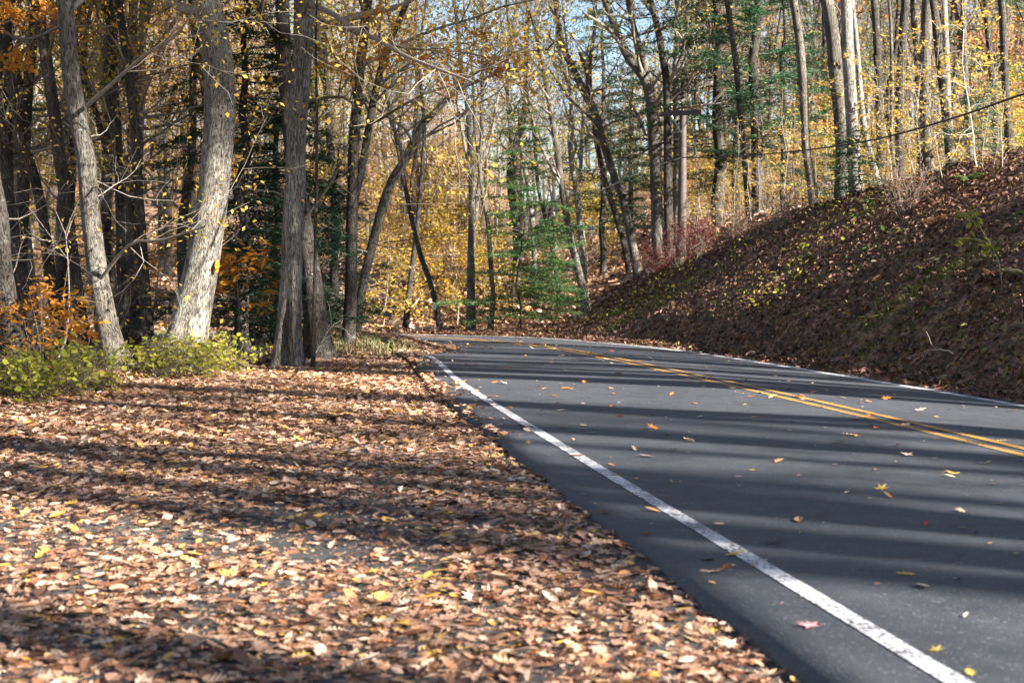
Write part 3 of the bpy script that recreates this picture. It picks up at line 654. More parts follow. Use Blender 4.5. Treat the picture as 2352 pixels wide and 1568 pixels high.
h([(1380, -30, 15), (1394, 11, 16), (1416, 70, 18), (1441, 128, 20), (1466, 160, 22), (1489, 200, 26), (1500, 280, 27), (1504, 340, 27), (1508, 450, 27), (1512, 560, 29), (1526, 640, 34)], 43, 'large forked dark trunk beside the utility pole, upper stems leaning left', 'bark_mid', leaf='f_yellowgreen',
  limbs=[([(1489, 215, 19), (1482, 150, 18), (1466, 100, 15), (1448, 30, 12), (1438, -30, 11)], 43, 43), ([(1440, 130, 9), (1400, 70, 7), (1340, 30, 5)], 43, 41)], low=5, **mid)
h([(1484, -30, 15), (1493, 0, 15), (1504, 37, 15), (1519, 110, 16), (1530, 180, 17), (1533, 260, 18), (1534, 403, 20), (1536, 520, 22), (1540, 630, 26)], 42, 'dark lichen spotted straight trunk in front of the large forked tree at the pole', 'bark_dark', leaf='f_gold', limbs=[([(1504, 37, 8), (1490, 20, 8), (1470, -20, 7)], 42, 42)], **mid)
h([(1556, 100, 14), (1553, 146, 18), (1554, 220, 20), (1557, 320, 21), (1556, 430, 22), (1556, 560, 24), (1556, 620, 26)], 45, 'pale grey trunk behind the utility pole, forking into two bright limbs', 'bark_pale', leaf='f_orange',
  limbs=[([(1555, 150, 14), (1572, 118, 13), (1592, 92, 11), (1621, 48, 8), (1640, 0, 6)], 45, 45), ([(1553, 140, 12), (1562, 60, 10), (1572, -20, 8)], 45, 45)], **mid)
# --- right stand on the bank
rt = dict(nleaf=1100, lsize=.085, shade=0, H=16, hb=6.5, nb=15, bl=2.8)
h([(1660, -40, 12), (1669, 0, 12), (1679, 70, 13), (1690, 146, 13), (1697, 220, 13), (1703, 293, 13), (1710, 370, 13), (1716, 439, 14), (1724, 520, 18)], 40, 'slim dark wavy trunk in front of the green pine on the bank', 'bark_dark', leaf='f_gold', **rt)
h([(1815, -40, 19), (1822, 0, 19), (1833, 70, 19), (1841, 146, 20), (1847, 240, 20), (1852, 340, 20), (1862, 410, 20), (1875, 490, 25)], 36, 'grey trunk with a slight S bend, alone left of the twin trunks on the bank', 'bark_mid', leaf='f_gold', **rt)
h([(1890, -50, 29), (1899, 0, 30), (1912, 80, 31), (1921, 183, 31), (1930, 270, 31), (1934, 360, 30), (1933, 450, 34), (1934, 500, 38)], 33, 'lichen mottled left trunk of the twin trunks on the bank', 'bark_mid', leaf='f_gold', **rt)
h([(1940, -50, 26), (1943, 0, 26), (1947, 90, 26), (1951, 183, 27), (1957, 280, 28), (1961, 366, 29), (1968, 490, 34)], 32.4, 'bright sunlit right trunk of the twin trunks on the bank', 'bark_pale', leaf='f_gold', **rt)
h([(1970, 130, 12), (1978, 238, 14), (1986, 300, 15), (2000, 360, 16), (2018, 430, 19)], 37, 'pale thin trunk leaning left, right of the twin trunks', 'bark_pale', leaf='f_gold', **rt)
h([(2006, -20, 16), (2013, 73, 17), (2018, 200, 18), (2022, 320, 19), (2026, 440, 22)], 38, 'dark straight trunk seen through yellow leaves right of the twin trunks', 'bark_dark', leaf='f_gold', **rt)
h([(2040, -20, 7), (2046, 60, 8), (2049, 200, 9), (2048, 330, 9), (2062, 440, 11)], 33, 'thin young trunk with sunlit yellow leaves, between two dark trunks on the bank', 'bark_mid', leaf='f_gold', **rt)
h([(2079, -20, 18), (2075, 55, 19), (2070, 150, 20), (2066, 260, 20), (2068, 420, 24)], 36, 'brown trunk in the middle of the right hand stand, leaning slightly right', 'bark_dark', leaf='f_gold', **rt)
h([(2132, -40, 24), (2130, 0, 25), (2126, 100, 25), (2124, 200, 26), (2127, 300, 27), (2130, 420, 32)], 31, 'thick grey straight trunk on the crest, left of the black trunk', 'bark_mid', leaf='f_gold', **rt)
h([(2140, -40, 17), (2148, 37, 18), (2155, 110, 19), (2163, 183, 19), (2172, 260, 20), (2186, 390, 24)], 30.5, 'black trunk leaning left on the crest, beside the thick grey trunk', 'bark_dark', leaf='f_gold', **rt)
h([(2168, -20, 14), (2172, 90, 15), (2176, 220, 16), (2184, 380, 18)], 35, 'pale narrow trunk half hidden behind the black leaning trunk', 'bark_pale', leaf='f_gold', **rt)
h([(2215, -20, 12), (2214, 100, 12), (2222, 230, 13), (2230, 380, 15)], 34, 'grey slim trunk between the black leaning trunk and the right edge', 'bark_mid', leaf='f_gold', **rt)
h([(2262, -20, 12), (2269, 73, 13), (2280, 200, 14), (2290, 360, 16)], 32, 'slim brown trunk second from the right edge of the photo', 'bark_dark', leaf='f_gold', **rt)
h([(2298, -30, 16), (2302, 20, 16), (2306, 120, 17), (2311, 230, 17), (2322, 370, 20)], 28, 'dark trunk nearest the right edge of the photo, on top of the bank', 'bark_dark', leaf='f_gold', **rt)
for k_, (pts_, Y_, lf_, lb_) in enumerate([([(140, 60, 8), (60, 90, 7), (-20, 60, 4)], 19, 'f_orange', 'orange leaved bough hanging in the top left corner'), ([(700, 30, 8), (800, 70, 7), (930, 110, 5), (1060, 120, 4), (1190, 150, 3)], 19.5, 'f_orange', 'long bough of orange oak leaves reaching out over the road at the top')]):
    r = R(700 + k_); q = np.array([[*P(x, y, Y_ + .6 * i), w_ / FPX * Y_ / 2] for i, (x, y, w_) in enumerate(pts_)]); q = clean_path(spline(q, 24), .15); B = Tubes(); B.add(q[:, :3] - q[0, :3], q[:, 3], 7); tips = []
    for i in range(2, len(q) - 1):
        dd = norm(q[i + 1, :3] - q[i, :3]); sd = norm(np.cross(dd, r.randn(3))); grow(B, B, tips, q[i, :3] - q[0, :3], norm(dd + sd), .45 + .5 * r.rand(), .008, 1, r, 2, .02, 4)
    root = empty('bough', q[0, :3]); obj('branches', B.mesh('branches'), M['twig_dark'], root); obj('foliage', crown_mesh(tips, 900, .075, r, OVATE, .07), M[lf_], root); tag(root, lb_, 'bough', 'overhanging boughs')
print('heroes', time.time() - T0)

# ---- generic forest trees: a few built once, then copied
def generic(seed, H, lean, nleaf, lsize, leaf, mat, hb, nb, bl, rad, loc, fork=False, maxlvl=2, spread=.35, tm=DIAM, dens=1.):
    r = R(seed); root = empty('tree', loc)
    n = 9; az = r.rand() * 6.28
    z = np.linspace(-.2, H, n); pts = np.column_stack([lean * math.cos(az) * (np.maximum(z, 0) / H) ** 1.3 * H, lean * math.sin(az) * (np.maximum(z, 0) / H) ** 1.3 * H, z]) + r.randn(n, 3) * [.12, .12, 0]
    pts = spline(pts, 40); rr = rad * (1 - .9 * (np.clip(pts[:, 2], 0, H) / H) ** 1.2) * (1 + .3 * np.exp(-pts[:, 2] / .3))
    T = Tubes(); T.add(pts, np.maximum(rr, .01), 10, .04, seed); B = Tubes(); tips = []
    if fork:
        i = 14; q = bpath(pts[i], [math.cos(az + 2), math.sin(az + 2), 2.2], H * .55, 8, r, .08, .12); T.add(q, np.linspace(rr[i] * .75, .012, 9), 8)
        for _ in range(6):
            j = r.randint(2, 8); grow(B, B, tips, q[j], [r.randn(), r.randn(), .8], bl * .7, .03, 0, r, maxlvl, .08, 4)
    for b_ in range(nb):
        z0 = hb + (H - hb - .3) * (b_ + r.rand()) / nb; i = np.argmin(np.abs(pts[:, 2] - z0)); t = (z0 - hb) / (H - hb)
        a = r.rand() * 6.283; el = math.radians(15 + 50 * t + 12 * r.randn())
        grow(B, B, tips, pts[i], [math.cos(a) * math.cos(el), math.sin(a) * math.cos(el), math.sin(el)], bl * (1.1 - .6 * t) * (.6 + .6 * r.rand()), max(rr[i] * .35, .012), 0, r, maxlvl, .07, 4, dens=dens)
    obj('trunk', T.mesh('trunk'), M[mat], root); obj('branches', B.mesh('branches'), M['twig' if mat != 'bark_dark' else 'twig_dark'], root)
    if nleaf: obj('crown', crown_mesh(tips, nleaf, lsize, r, tm, spread), M[leaf], root)
    return root
def conifer(seed, H, loc, leaf='f_hemlock', hb=1., nb=60, bl=2.4, n=90, lsize=.22, droop=-.08, rad=.13, name='hemlock'):
    r = R(seed); root = empty(name, loc); T = Tubes(); B = Tubes()
    z = np.linspace(-.2, H, 14); pts = np.column_stack([.05 * r.randn(14), .05 * r.randn(14), z]); T.add(pts, np.maximum(rad * (1 - z / H * .95), .01), 8, .03, seed)
    P_, Y_, = [], []
    for b_ in range(nb):
        t = (b_ + r.rand()) / nb; z0 = hb + (H - hb) * t; a = r.rand() * 6.283; L = bl * max(1 - t, 0) ** .7 * (.5 + .65 * r.rand()) + .25
        q = bpath([0, 0, z0], [math.cos(a), math.sin(a), .12], L, 6, r, .08, droop); B.add(q, np.linspace(.018, .004, 7), 3)
        m_ = int(2.4 * n * L / bl) + 8; u = r.rand(m_) ** .7 * 6 * .999; i = u.astype(int); c = q[i] + (q[i + 1] - q[i]) * (u - i)[:, None]
        ax = norm(q[-1] - q[0]); sd = np.cross(ax, [0, 0, 1.]); off = r.randn(m_)[:, None] * .16 * (L / bl + .3)
        P_.append(c + sd * off * 1.3 + r.randn(m_, 3) * [.03, .03, .035]); Y_.append(ax * .7 + sd * np.sign(off) + .2 * r.randn(m_, 3) + [0, 0, -.15])
    Pp = np.concatenate(P_); V, F = leaves(NEED, Pp, np.array([[0, 0, 1.]]), lsize * (.6 + .7 * r.rand(len(Pp))), r, .35, np.concatenate(Y_))
    obj('trunk', T.mesh('trunk'), M['bark_dark'], root); obj('branches', B.mesh('branches'), M['twig_dark'], root)
    obj('crown', mk_mesh('crown', V, [F], False), M[leaf], root); return root
def sapling(seed, H, loc, leaf='f_gold', nb=16, bl=1.1, nleaf=700, lsize=.08, hb=.5, rad=.02, mat='twig', tm=OVATE, name='sapling', el0=5, spread=.1, lean=.08, stems=1):
    r = R(seed); root = empty(name, loc); B = Tubes(); tips = []; T = Tubes()
    for s_ in range(stems):
        a = r.rand() * 6.28; q = bpath([.06 * r.randn() * (stems > 1), .06 * r.randn() * (stems > 1), -.1], [lean * r.randn() * (1 + 3 * (stems > 1)), lean * r.randn() * (1 + 3 * (stems > 1)), 1], H * (.75 + .25 * r.rand()), 10, r, .07, .03)
        T.add(q, np.linspace(rad, rad * .25, 11), 5)
        for b_ in range(nb // stems):
            t = hb / H + (1 - hb / H) * (b_ + r.rand()) / (nb // stems); u = min(t * 10, 9.9); i = int(u); p = q[i] + (q[i + 1] - q[i]) * (u - i)
            a = r.rand() * 6.283; el = math.radians(el0 + 25 * t + 8 * r.randn())
            grow(B, B, tips, p, [math.cos(a) * math.cos(el), math.sin(a) * math.cos(el), math.sin(el)], bl * (1.1 - .6 * t) * (.6 + .6 * r.rand()), rad * .35, 1, r, 2, .02, 3)
    obj('stem', T.mesh('stem'), M[mat], root); obj('branches', B.mesh('branches'), M[mat], root)
    obj('foliage', crown_mesh(tips, nleaf, lsize, r, tm, spread, 1.4), M[leaf], root); return root
def copy_tree(src, loc, rz, s, leafmat=None, dark=False):
    c = src.copy(); COL.objects.link(c); c.location = tuple(float(v) for v in loc); c.rotation_euler = (0, 0, rz); c.scale = (s,) * 3
    for ch in src.children:
        d = ch.copy(); COL.objects.link(d); d.parent = c
        if leafmat and ch.name.startswith(('crown', 'foliage')):
            d.material_slots[0].link = 'OBJECT'; d.material_slots[0].material = M[leafmat]
        if dark and ch.name.startswith(('trunk', 'branches')):
            d.material_slots[0].link = 'OBJECT'; d.material_slots[0].material = M['bark_dark' if ch.name[0] == 't' else 'twig_dark']
    return c

r = R(77)
LEAFN = {'f_gold': 'golden yellow', 'f_orange': 'orange', 'f_yellowgreen': 'yellow green', 'f_russet': 'russet brown', 'f_pink': 'pale pinkish', 'f_green': 'green'}
protos = []
specs = [(15, .05, 1700, .115, 'f_gold', 'bark_mid', 3.5, 26, 2.6, .14, False), (17, .08, 1700, .115, 'f_orange', 'bark_dark', 5, 24, 2.8, .16, True), (14, .1, 1500, .11, 'f_yellowgreen', 'bark_pale', 4, 24, 2.5, .12, False),
         (16, .04, 1100, .12, 'f_gold', 'bark_mid', 4, 26, 2.6, .13, True), (15, .12, 800, .12, 'f_pink', 'bark_pale', 3.5, 24, 2.8, .12, True), (13, .06, 1900, .11, 'f_gold', 'bark_mid', 2.2, 28, 2.3, .1, False)]
for i, (H, ln, nl, ls, lf, mt, hb, nb, bl, rd, fk) in enumerate(specs):
    protos.append(generic(400 + i, H, ln, nl, ls, lf, mt, hb, nb, bl, rd, (0, 0, 0), fk))
used = [False] * len(protos)
def put(i, loc, rz, s, lf, label, group, dark=False):
    if not used[i]:
        used[i] = True; o = protos[i]; o.location = tuple(float(v) for v in loc); o.rotation_euler = (0, 0, rz); o.scale = (s,) * 3
        for ch in o.children:
            if ch.name.startswith('crown'): ch.material_slots[0].link = 'OBJECT'; ch.material_slots[0].material = M[lf]
    else: o = copy_tree(protos[i], loc, rz, s, lf, dark)
    tag(o, label, 'tree', group); return o
MATN = ['grey', 'dark', 'pale', 'grey forked', 'pale forked', 'slender']
spots = []
def far_enough(x, y, d):
    return all((x - a) ** 2 + (y - b_) ** 2 > d * d for a, b_ in spots)
def road_d(x, y): return seg_dist(np.array([x]), np.array([y]), CS)[0][0]
cnt = 0; tries = 0
while cnt < 246 and tries < 20000:
    tries += 1
    y = 40 + 95 * r.rand() ** 1.25; x = (r.rand() * 2 - 1) * (.37 * y + 2.5)
    if road_d(x, y) < 7.5: continue
    u = x / y
    if -.02 < u < .1 and r.rand() < .3: continue
    if not far_enough(x, y, 1.3 + y * .017): continue
    if (x > 3 and y < 47) or (u > -.06 and y < 47): continue
    if .06 < u < .14 and y < 58: continue
    spots.append((x, y)); cnt += 1
    z = tz(x, y)
    zone = 'on the far hillside' if y > 85 else 'past the bend'
    zone += ' at left' if u < -.12 else ' at right' if u > .12 else ' above the road'
    if u > .12: lf = r.choice(['f_gold', 'f_green', 'f_orange', 'f_yellowgreen', 'f_yellowgreen', 'f_russet']); i = r.choice([1, 1, 3, 4, 4])
    elif u < -.1: lf = r.choice(['f_gold', 'f_orange', 'f_orange', 'f_yellowgreen', 'f_gold']); i = r.choice([0, 1, 2, 3, 5])
    else: lf = r.choice(['f_gold', 'f_yellowgreen', 'f_pink', 'f_orange', 'f_gold']); i = r.choice([0, 2, 3, 4, 4, 5])
    sc_ = .75 + .4 * r.rand()
    if -.07 < u < .12 and y > 60: sc_ *= .62; lf = r.choice(['f_pink', 'f_gold', 'f_yellowgreen'])
    if u > .12 and i == 0: i = 1
    dk = used[i] and r.rand() < (.7 if u > .08 else .35)
    put(i, (x, y, z), r.rand() * 6.28, sc_, lf, f'{"dark" if dk else MATN[i]} tree with {LEAFN[lf]} leaves {zone}', 'trees of the woods beyond the bend', dk)
# left wood between the near oaks and the road behind them
cnt = 0
for _ in range(400):
    if cnt > 11: break
    y = 24 + 6 * r.rand(); x = -.37 * y + r.rand() * (.37 * y - 5.0)
    z_, s_, dl_, u_, in_ = terrain(np.array([x]), np.array([y]), True)
    if dl_[0] < 1.0 or s_[0] > -4.5 or not far_enough(x, y, 1.1): continue
    spots.append((x, y)); cnt += 1; i = r.choice([0, 1, 3, 5]); lf = r.choice(['f_gold', 'f_orange', 'f_yellowgreen'])
    put(i, (x, y, z_[0]), r.rand() * 6.28, .7 + .3 * r.rand(), lf, f'{MATN[i]} tree with {LEAFN[lf]} leaves between the near oaks and the road behind them', 'trees between the near oaks and the road behind')
# unseen trees added on the bank and behind the camera to shade the road
bare = [generic(470, 23, .012, 2600, .3, 'f_gold', 'bark_mid', 13.5, 11, 2.6, .28, (0, 0, 0), False, spread=.45), generic(471, 22, .02, 2400, .3, 'f_gold', 'bark_mid', 13, 11, 2.6, .24, (0, 0, 0), False, spread=.45), generic(472, 17, .06, 1100, .16, 'f_gold', 'bark_mid', 5, 16, 2.6, .19, (0, 0, 0), True, spread=.3)]
for b_ in bare: b_.name = 'roadside_tree'
ub_ = [0, 0, 0]; cs = []                                     # rows of trunks whose shadows fall across the road in bands
for a_, b_, st in ((1.0, 4.0, .5), (6.0, 8.2, .42), (9.8, 10.5, .4), (11.9, 12.6, .4), (15.35, 15.5, .3), (16.6, 17.5, .5), (18.1, 18.7, .35), (20.2, 20.9, .35), (22.0, 22.6, .35), (23.9, 24.5, .4), (-6, .8, 1.6)):
    cs += list(np.arange(a_ + .05, b_, st))
ex_ = 1 + 24 * r.rand(24); ex_ = ex_[((ex_ < 3.4) | (ex_ > 6.4)) & ((ex_ < 8.2) | (ex_ > 9.8)) & ((ex_ < 12.9) | (ex_ > 15.2))][:12]; nx_ = len(ex_); cs += list(ex_)
for n_, c_ in enumerate(cs):
    if 12.9 < c_ < 15.2: continue
    for _ in range(80):
        x = 10.5 + 17 * r.rand(); y = (c_ - .51 * x) / .86
        if abs(x) > .37 * y + 1.8 and far_enough(x, y, 1.3): break
    spots.append((x, y)); i = 2 if (n_ >= len(cs) - nx_ or n_ % 4 == 0) and not 12.8 < c_ < 16.4 else n_ % 2; lo_ = (x, y, tz(x, y)); rz = r.rand() * 6.28; s_ = .9 + .25 * r.rand()
    if not ub_[i]: ub_[i] = 1; o = bare[i]; o.location = lo_; o.rotation_euler.z = rz
    else: o = copy_tree(bare[i], lo_, rz, s_)
    tag(o, 'unseen tree added on the right bank beside the camera to shade the road', 'tree', 'unseen trees added on the bank to shade the road')
cnt = 0
for _ in range(3000):                                      # unseen trees added left of and behind the camera to block sky light
    if cnt > 24: break
    x = -40 + 52 * r.rand(); y = -34 + 50 * r.rand()
    if abs(x) < .37 * y + 1.5 or (x > -8.5 and y > -9) or not far_enough(x, y, 2.4) or road_d(x, y) < 6: continue
    spots.append((x, y)); cnt += 1
    tag(copy_tree(bare[r.randint(2)], (x, y, tz(x, y) - 1.5), r.rand() * 6.28, .9 + .25 * r.rand()), 'unseen tree added left of and behind the camera to block sky light', 'tree', 'unseen trees added left of the camera to block sky light')
print('forest', time.time() - T0)

# the rest of the woods, far up the slope: too many to count
r = R(55); T = Tubes(); Lf = {k: [] for k in ('f_gold', 'f_pink', 'f_orange')}
for _ in range(330):
    y = 85 + 95 * r.rand(); u = (r.rand() * 2 - 1) * .38; x = u * y; z = tz(x, y); H = (9 if -.08 < u < .12 else 15) * (.7 + .5 * r.rand())
    q = bpath([x, y, z - .3], [.08 * r.randn(), .08 * r.randn(), 1], H, 7, r, .06, .05); T.add(q, np.linspace(.13, .02, 8) * (.6 + .7 * r.rand()), 5)
    tp = []
    for b_ in range(9):
        i = r.randint(3, 8); a = r.rand() * 6.28; b2 = bpath(q[i], [math.cos(a), math.sin(a), .7], 1.4 + 1.8 * r.rand(), 4, r, .2, .1); T.add(b2, np.linspace(.035, .01, 5), 3); tp.append(b2)
    A = np.concatenate(tp); n_ = int(150 * r.rand() + 40); Lf[['f_gold', 'f_pink', 'f_orange'][r.choice(3, p=[.45, .35, .2])]].append(A[r.randint(0, len(A), n_)] + .5 * r.randn(n_, 3))
tag(obj('distant_trunks', T.mesh('distant_trunks'), M['bark_dark']), 'countless thin trunks fading into the far woods on the slope', 'trees', kind='stuff')
for k_, c_ in Lf.items():
    c_ = np.concatenate(c_); V, F = leaves(DIAM, c_, np.array([[0, 0, .6]]), .24 * (.6 + .8 * r.rand(len(c_))), r, .7)
    tag(obj('distant_foliage', mk_mesh('distant_foliage', V, [F], False), M[k_]), {'f_gold': 'golden', 'f_pink': 'pale pinkish', 'f_orange': 'orange'}[k_] + ' foliage of the far woods on the slope', 'trees', kind='stuff')

# ---- conifers
def place(o, label, cat, group): tag(o, label, cat, group); return o
def at(px, Y, dz=0): x = (px - 1176) / FPX * Y; return (x, Y, tz(x, Y) + dz)
place(conifer(1, 7.5, at(560, 23), nb=95, bl=2.1, n=200, lsize=.13, hb=.3), 'dark green hemlock filling the gap between the two big grey oaks', 'evergreen tree', 'dark hemlocks in the wood')
place(conifer(2, 5.5, at(640, 25), nb=75, bl=1.7, n=190, lsize=.13, hb=.3), 'low dark hemlock close behind the split oak', 'evergreen tree', 'dark hemlocks in the wood')
place(conifer(3, 4.0, at(770, 28.5), nb=50, bl=1.3, n=90, lsize=.13, hb=.4), 'small hemlock behind the dark double stemmed tree', 'evergreen tree', 'dark hemlocks in the wood')
hm = place(conifer(4, 12, at(1385, 50), nb=90, bl=2.6, n=110, lsize=.2, hb=1.5), 'dark hemlock with a black stem left of the large forked tree', 'evergreen tree', 'dark hemlocks in the wood')
place(conifer(5, 15, at(1648, 43.5), nb=120, bl=3.4, n=150, lsize=.19, hb=1.5, rad=.2), 'tall dark hemlock right of the utility pole', 'evergreen tree', 'dark hemlocks in the wood')
place(conifer(6, 15, at(1738, 41.5), 'f_pine', nb=90, bl=3.4, n=200, lsize=.2, hb=1.6, droop=.02, rad=.2, name='pine'), 'tall bright green pine behind the slim wavy trunk', 'evergreen tree', 'pines on the right')
place(conifer(7, 9, at(1800, 44), nb=70, bl=2.4, n=90, lsize=.16, hb=.6), 'shaded hemlock between the pine and the S bend trunk', 'evergreen tree', 'dark hemlocks in the wood')
place(conifer(8, 10, at(230, 33), nb=60, bl=2, n=80, lsize=.16, hb=.6), 'dark hemlock behind the leaning trunks at far left', 'evergreen tree', 'dark hemlocks in the wood')
place(conifer(9, 8, at(1450, 56), nb=60, bl=2.6, n=90, lsize=.2, hb=.8), 'hemlock behind the sunlit leaning trunk left of the pole', 'evergreen tree', 'dark hemlocks in the wood')
place(conifer(10, 14, at(2300, 48), 'f_pine', nb=50, bl=3, n=120, lsize=.22, hb=4, name='pine'), 'green pine behind the dark trunk at the right edge', 'evergreen tree', 'pines on the right')
place(conifer(11, 1.5, at(1975, 31.5), 'f_pine', nb=22, bl=.8, n=60, lsize=.12, hb=.1, rad=.02, name='pine_seedling'), 'little green pine seedling at the foot of the twin trunks', 'young pine', 'pine seedlings')
place(conifer(12, 1.6, at(2255, 29), 'f_pine', nb=22, bl=.8, n=60, lsize=.12, hb=.1, rad=.02, name='pine_seedling'), 'little green pine seedling on the crest near the right edge', 'young pine', 'pine seedlings')

# ---- understory
place(conifer(20, 6.0, at(1195, 37), 'f_maplegreen', nb=50, bl=1.9, n=150, lsize=.15, hb=.5, rad=.035, droop=-.04, name='young_hemlock'), 'feathery light green young evergreen at the outside of the bend', 'evergreen tree', 'light green young evergreens at the bend')
place(conifer(21, 3.2, at(1268, 38), 'f_maplegreen', nb=30, bl=1.4, n=110, lsize=.14, hb=.3, rad=.03, droop=-.04, name='young_hemlock'), 'lower light green young evergreen right of the taller one', 'evergreen tree', 'light green young evergreens at the bend')
ub = [(760, 31.5, 5.2, 'tall golden beech beside the foot of the dark double stemmed tree'), (880, 42, 3.4, 'golden beech spreading over the road behind the grass tuft'), (955, 43, 3.6, 'golden beech behind the trunk with the white tag'), (1050, 42.5, 3.4, 'golden beech left of the central forked tree'), (1110, 43.5, 3.2, 'golden beech right of the central forked tree'), (905, 47, 4.6, 'taller golden beech on the slope left of centre'), (1020, 48, 4.6, 'taller golden beech on the slope at the centre'), (330, 27, 3.4, 'orange yellow beech low between the leaning trunks'), (1000, 55, 5, 'yellow beech high on the far slope')]
ubo = []
for k, (px, Y, H, lb) in enumerate(ub):
    ubo.append(sapling(30 + k, H, at(px, Y), 'f_gold' if k != 7 else 'f_orange', nb=26, bl=1.9 if H > 3.3 else 1.6, nleaf=1500, lsize=.085 if Y < 40 else .1, hb=.6, rad=.03, spread=.13, el0=2)); tag(ubo[-1], lb, 'young tree', 'young trees under the wood')
r = R(17); n_ = 0
while n_ < 95:
    y = 43 + 45 * r.rand(); u = .12 + .25 * r.rand() if n_ < 52 else .05 + .09 * r.rand() if n_ < 62 else -.37 + .4 * r.rand(); x = u * y
    if road_d(x, y) < 6: continue
    n_ += 1; lf = r.choice(['f_gold', 'f_gold', 'f_yellowgreen', 'f_orange', 'f_russet'])
    o = copy_tree(ubo[r.choice([1, 2, 3, 4, 5, 6, 8])], (x, y, tz(x, y)), r.rand() * 6.28, .7 + .6 * r.rand(), lf)
    tag(o, f'{LEAFN[lf]} undergrowth sapling among the trunks ' + ('behind the right bank' if u > .1 else 'past the bend'), 'young tree', 'undergrowth saplings between the far trunks')
# saplings along the bank crest
sp = [sapling(50 + k, 3.2, (0, 0, 0), 'f_gold', nb=18, bl=.9, nleaf=[130, 200, 50, 150][k], lsize=.085, hb=.3, rad=.014, mat='twig_pale' if k == 1 else 'twig', spread=.07, lean=.15) for k in range(4)]
us = [0] * 4
r = R(91)
for k in range(46):
    px = 1575 + 740 * (k + r.rand()) / 46; Y = np.interp(px, [1575, 1700, 1900, 2352], [42, 39, 33, 25.5]) + 5.5 * r.rand() - .5
    i = k % 4; loc = at(px, Y); rz = r.rand() * 6.28; s_ = .5 + .75 * r.rand()
    if not us[i]: us[i] = 1; o = sp[i]; o.location = loc; o.rotation_euler.z = rz; o.scale = (s_,) * 3
    else: o = copy_tree(sp[i], loc, rz, s_)
    ref = 'beside the utility pole' if px < 1660 else 'below the green pine' if px < 1790 else 'around the S bend trunk' if px < 1900 else 'around the twin trunks' if px < 2010 else 'below the brown and grey trunks' if px < 2180 else 'near the right edge of the photo'
    tag(o, f'thin {["leafy", "dense", "bare", "bushy"][i]} sapling on the bank {ref}', 'young tree', 'thin saplings on the crest of the bank')
# red bush and low brush
for k, (px, Y, s_, lf, lb) in enumerate([(1560, 38, 1.1, 'f_red', 'dark red bush on the bank below the utility pole'), (1610, 36, .9, 'f_red', 'red leafed bush right of the utility pole'), (1500, 40, .8, 'f_red', 'low red brush at the lower end of the bank crest'), (1690, 35, .8, 'f_russet', 'brown dry brush on the crest below the pine'), (1790, 32.5, .8, 'f_russet', 'brown dry brush in front of the S bend trunk'), (2080, 27.5, .8, 'f_russet', 'brown dry brush on the crest below the brown trunk')]):
    place(sapling(80 + k, s_, at(px, Y), lf, nb=40, bl=.8, nleaf=1500 if k < 3 else 350, lsize=.05, hb=.05, rad=.008, mat='twig', spread=.1, stems=10, name='bush', el0=40), lb, 'bush', 'bushes on the bank')
# yellow-green shrubs at left
sh = [(40, 14.6, .75, 'yellow shrub in the left corner under the dark edge trunk'), (130, 15.4, .85, 'yellow green shrub left of the big grey leaning oak'), (215, 16.0, .85, 'dense yellow green shrub at the foot of the big grey leaning oak'), (370, 18.2, .95, 'bright yellow green shrub left of the thickest oak'), (445, 18.6, .8, 'yellow green shrub in front of the thickest oak'), (510, 19.4, .7, 'thin yellow green shrub right of the thickest oak')]
for k, (px, Y, H, lb) in enumerate(sh):
    place(sapling(110 + k, H * .66, at(px, Y), 'f_shrub', nb=54, bl=.55, nleaf=520, lsize=.062, hb=.05, rad=.006, mat='twig_dark', tm=ROUND, spread=.07, stems=16, name='shrub', el0=25, lean=.16), lb, 'shrub', 'yellow green shrubs along the pull-off edge')
place(sapling(130, 1.25, at(105, 16.6), 'f_orange', nb=26, bl=.7, nleaf=520, lsize=.075, hb=.25, rad=.009, mat='twig_dark', stems=5, name='shrub', el0=10), 'orange leafed beech shrub behind the yellow shrubs at left', 'shrub', 'orange beech shrubs')
place(sapling(131, 1.2, at(175, 17.5), 'f_orange', nb=14, bl=.6, nleaf=160, lsize=.11, hb=.4, rad=.008, mat='twig_dark', stems=3, name='shrub', el0=10), 'sparse orange beech sprig left of the big grey leaning oak', 'shrub', 'orange beech shrubs')
place(sapling(132, 2.0, at(545, 21), 'f_orange', nb=14, bl=.9, nleaf=320, lsize=.12, hb=.9, rad=.012, mat='twig_dark', name='sapling', el0=5), 'orange oak sapling in front of the dark hemlock', 'young tree', 'young trees under the wood')
# small bright seedling on the bank
x0, Y0 = hit(2302, 650); YS = Y0
zg = tz(x0, Y0); root = empty('seedling', (x0, Y0, zg)); T = Tubes(); off = np.array([x0, Y0, zg])
pth = np.array([P(2302, 640, YS - 0.00), P(2296, 610, YS - 0.00), P(2290, 590, YS - 0.05), P(2272, 555, YS - 0.10), P(2255, 528, YS - 0.10), P(2246, 505, YS - 0.10), P(2236, 482, YS - 0.10)]); pth[0] = off; pth[0][2] -= .05
T.add(spline(pth - off, 24), np.linspace(.008, .003, 24), 5); T2 = Tubes()
tw = [spline(np.array([P(2246, 520, YS - 0.10), P(2225, 500, YS - 0.20), P(2215, 492, YS - 0.20)]) - off, 6), spline(np.array([P(2272, 560, YS - 0.10), P(2235, 548, YS - 0.30), P(2205, 553, YS - 0.30)]) - off, 6), spline(np.array([P(2285, 580, YS - 0.05), P(2270, 576, YS - 0.10), P(2262, 575, YS - 0.10)]) - off, 6)]
for q in tw: T2.add(q, np.linspace(.004, .002, 6), 4)
A = np.concatenate([pth[-3:] - off] + tw + tw); rr_ = R(3); c = A[rr_.randint(0, len(A), 64)] + rr_.randn(64, 3) * .045
V, F = leaves(OVATE, c, np.array([[.2, -.5, 1.]]), .13, rr_, .35)
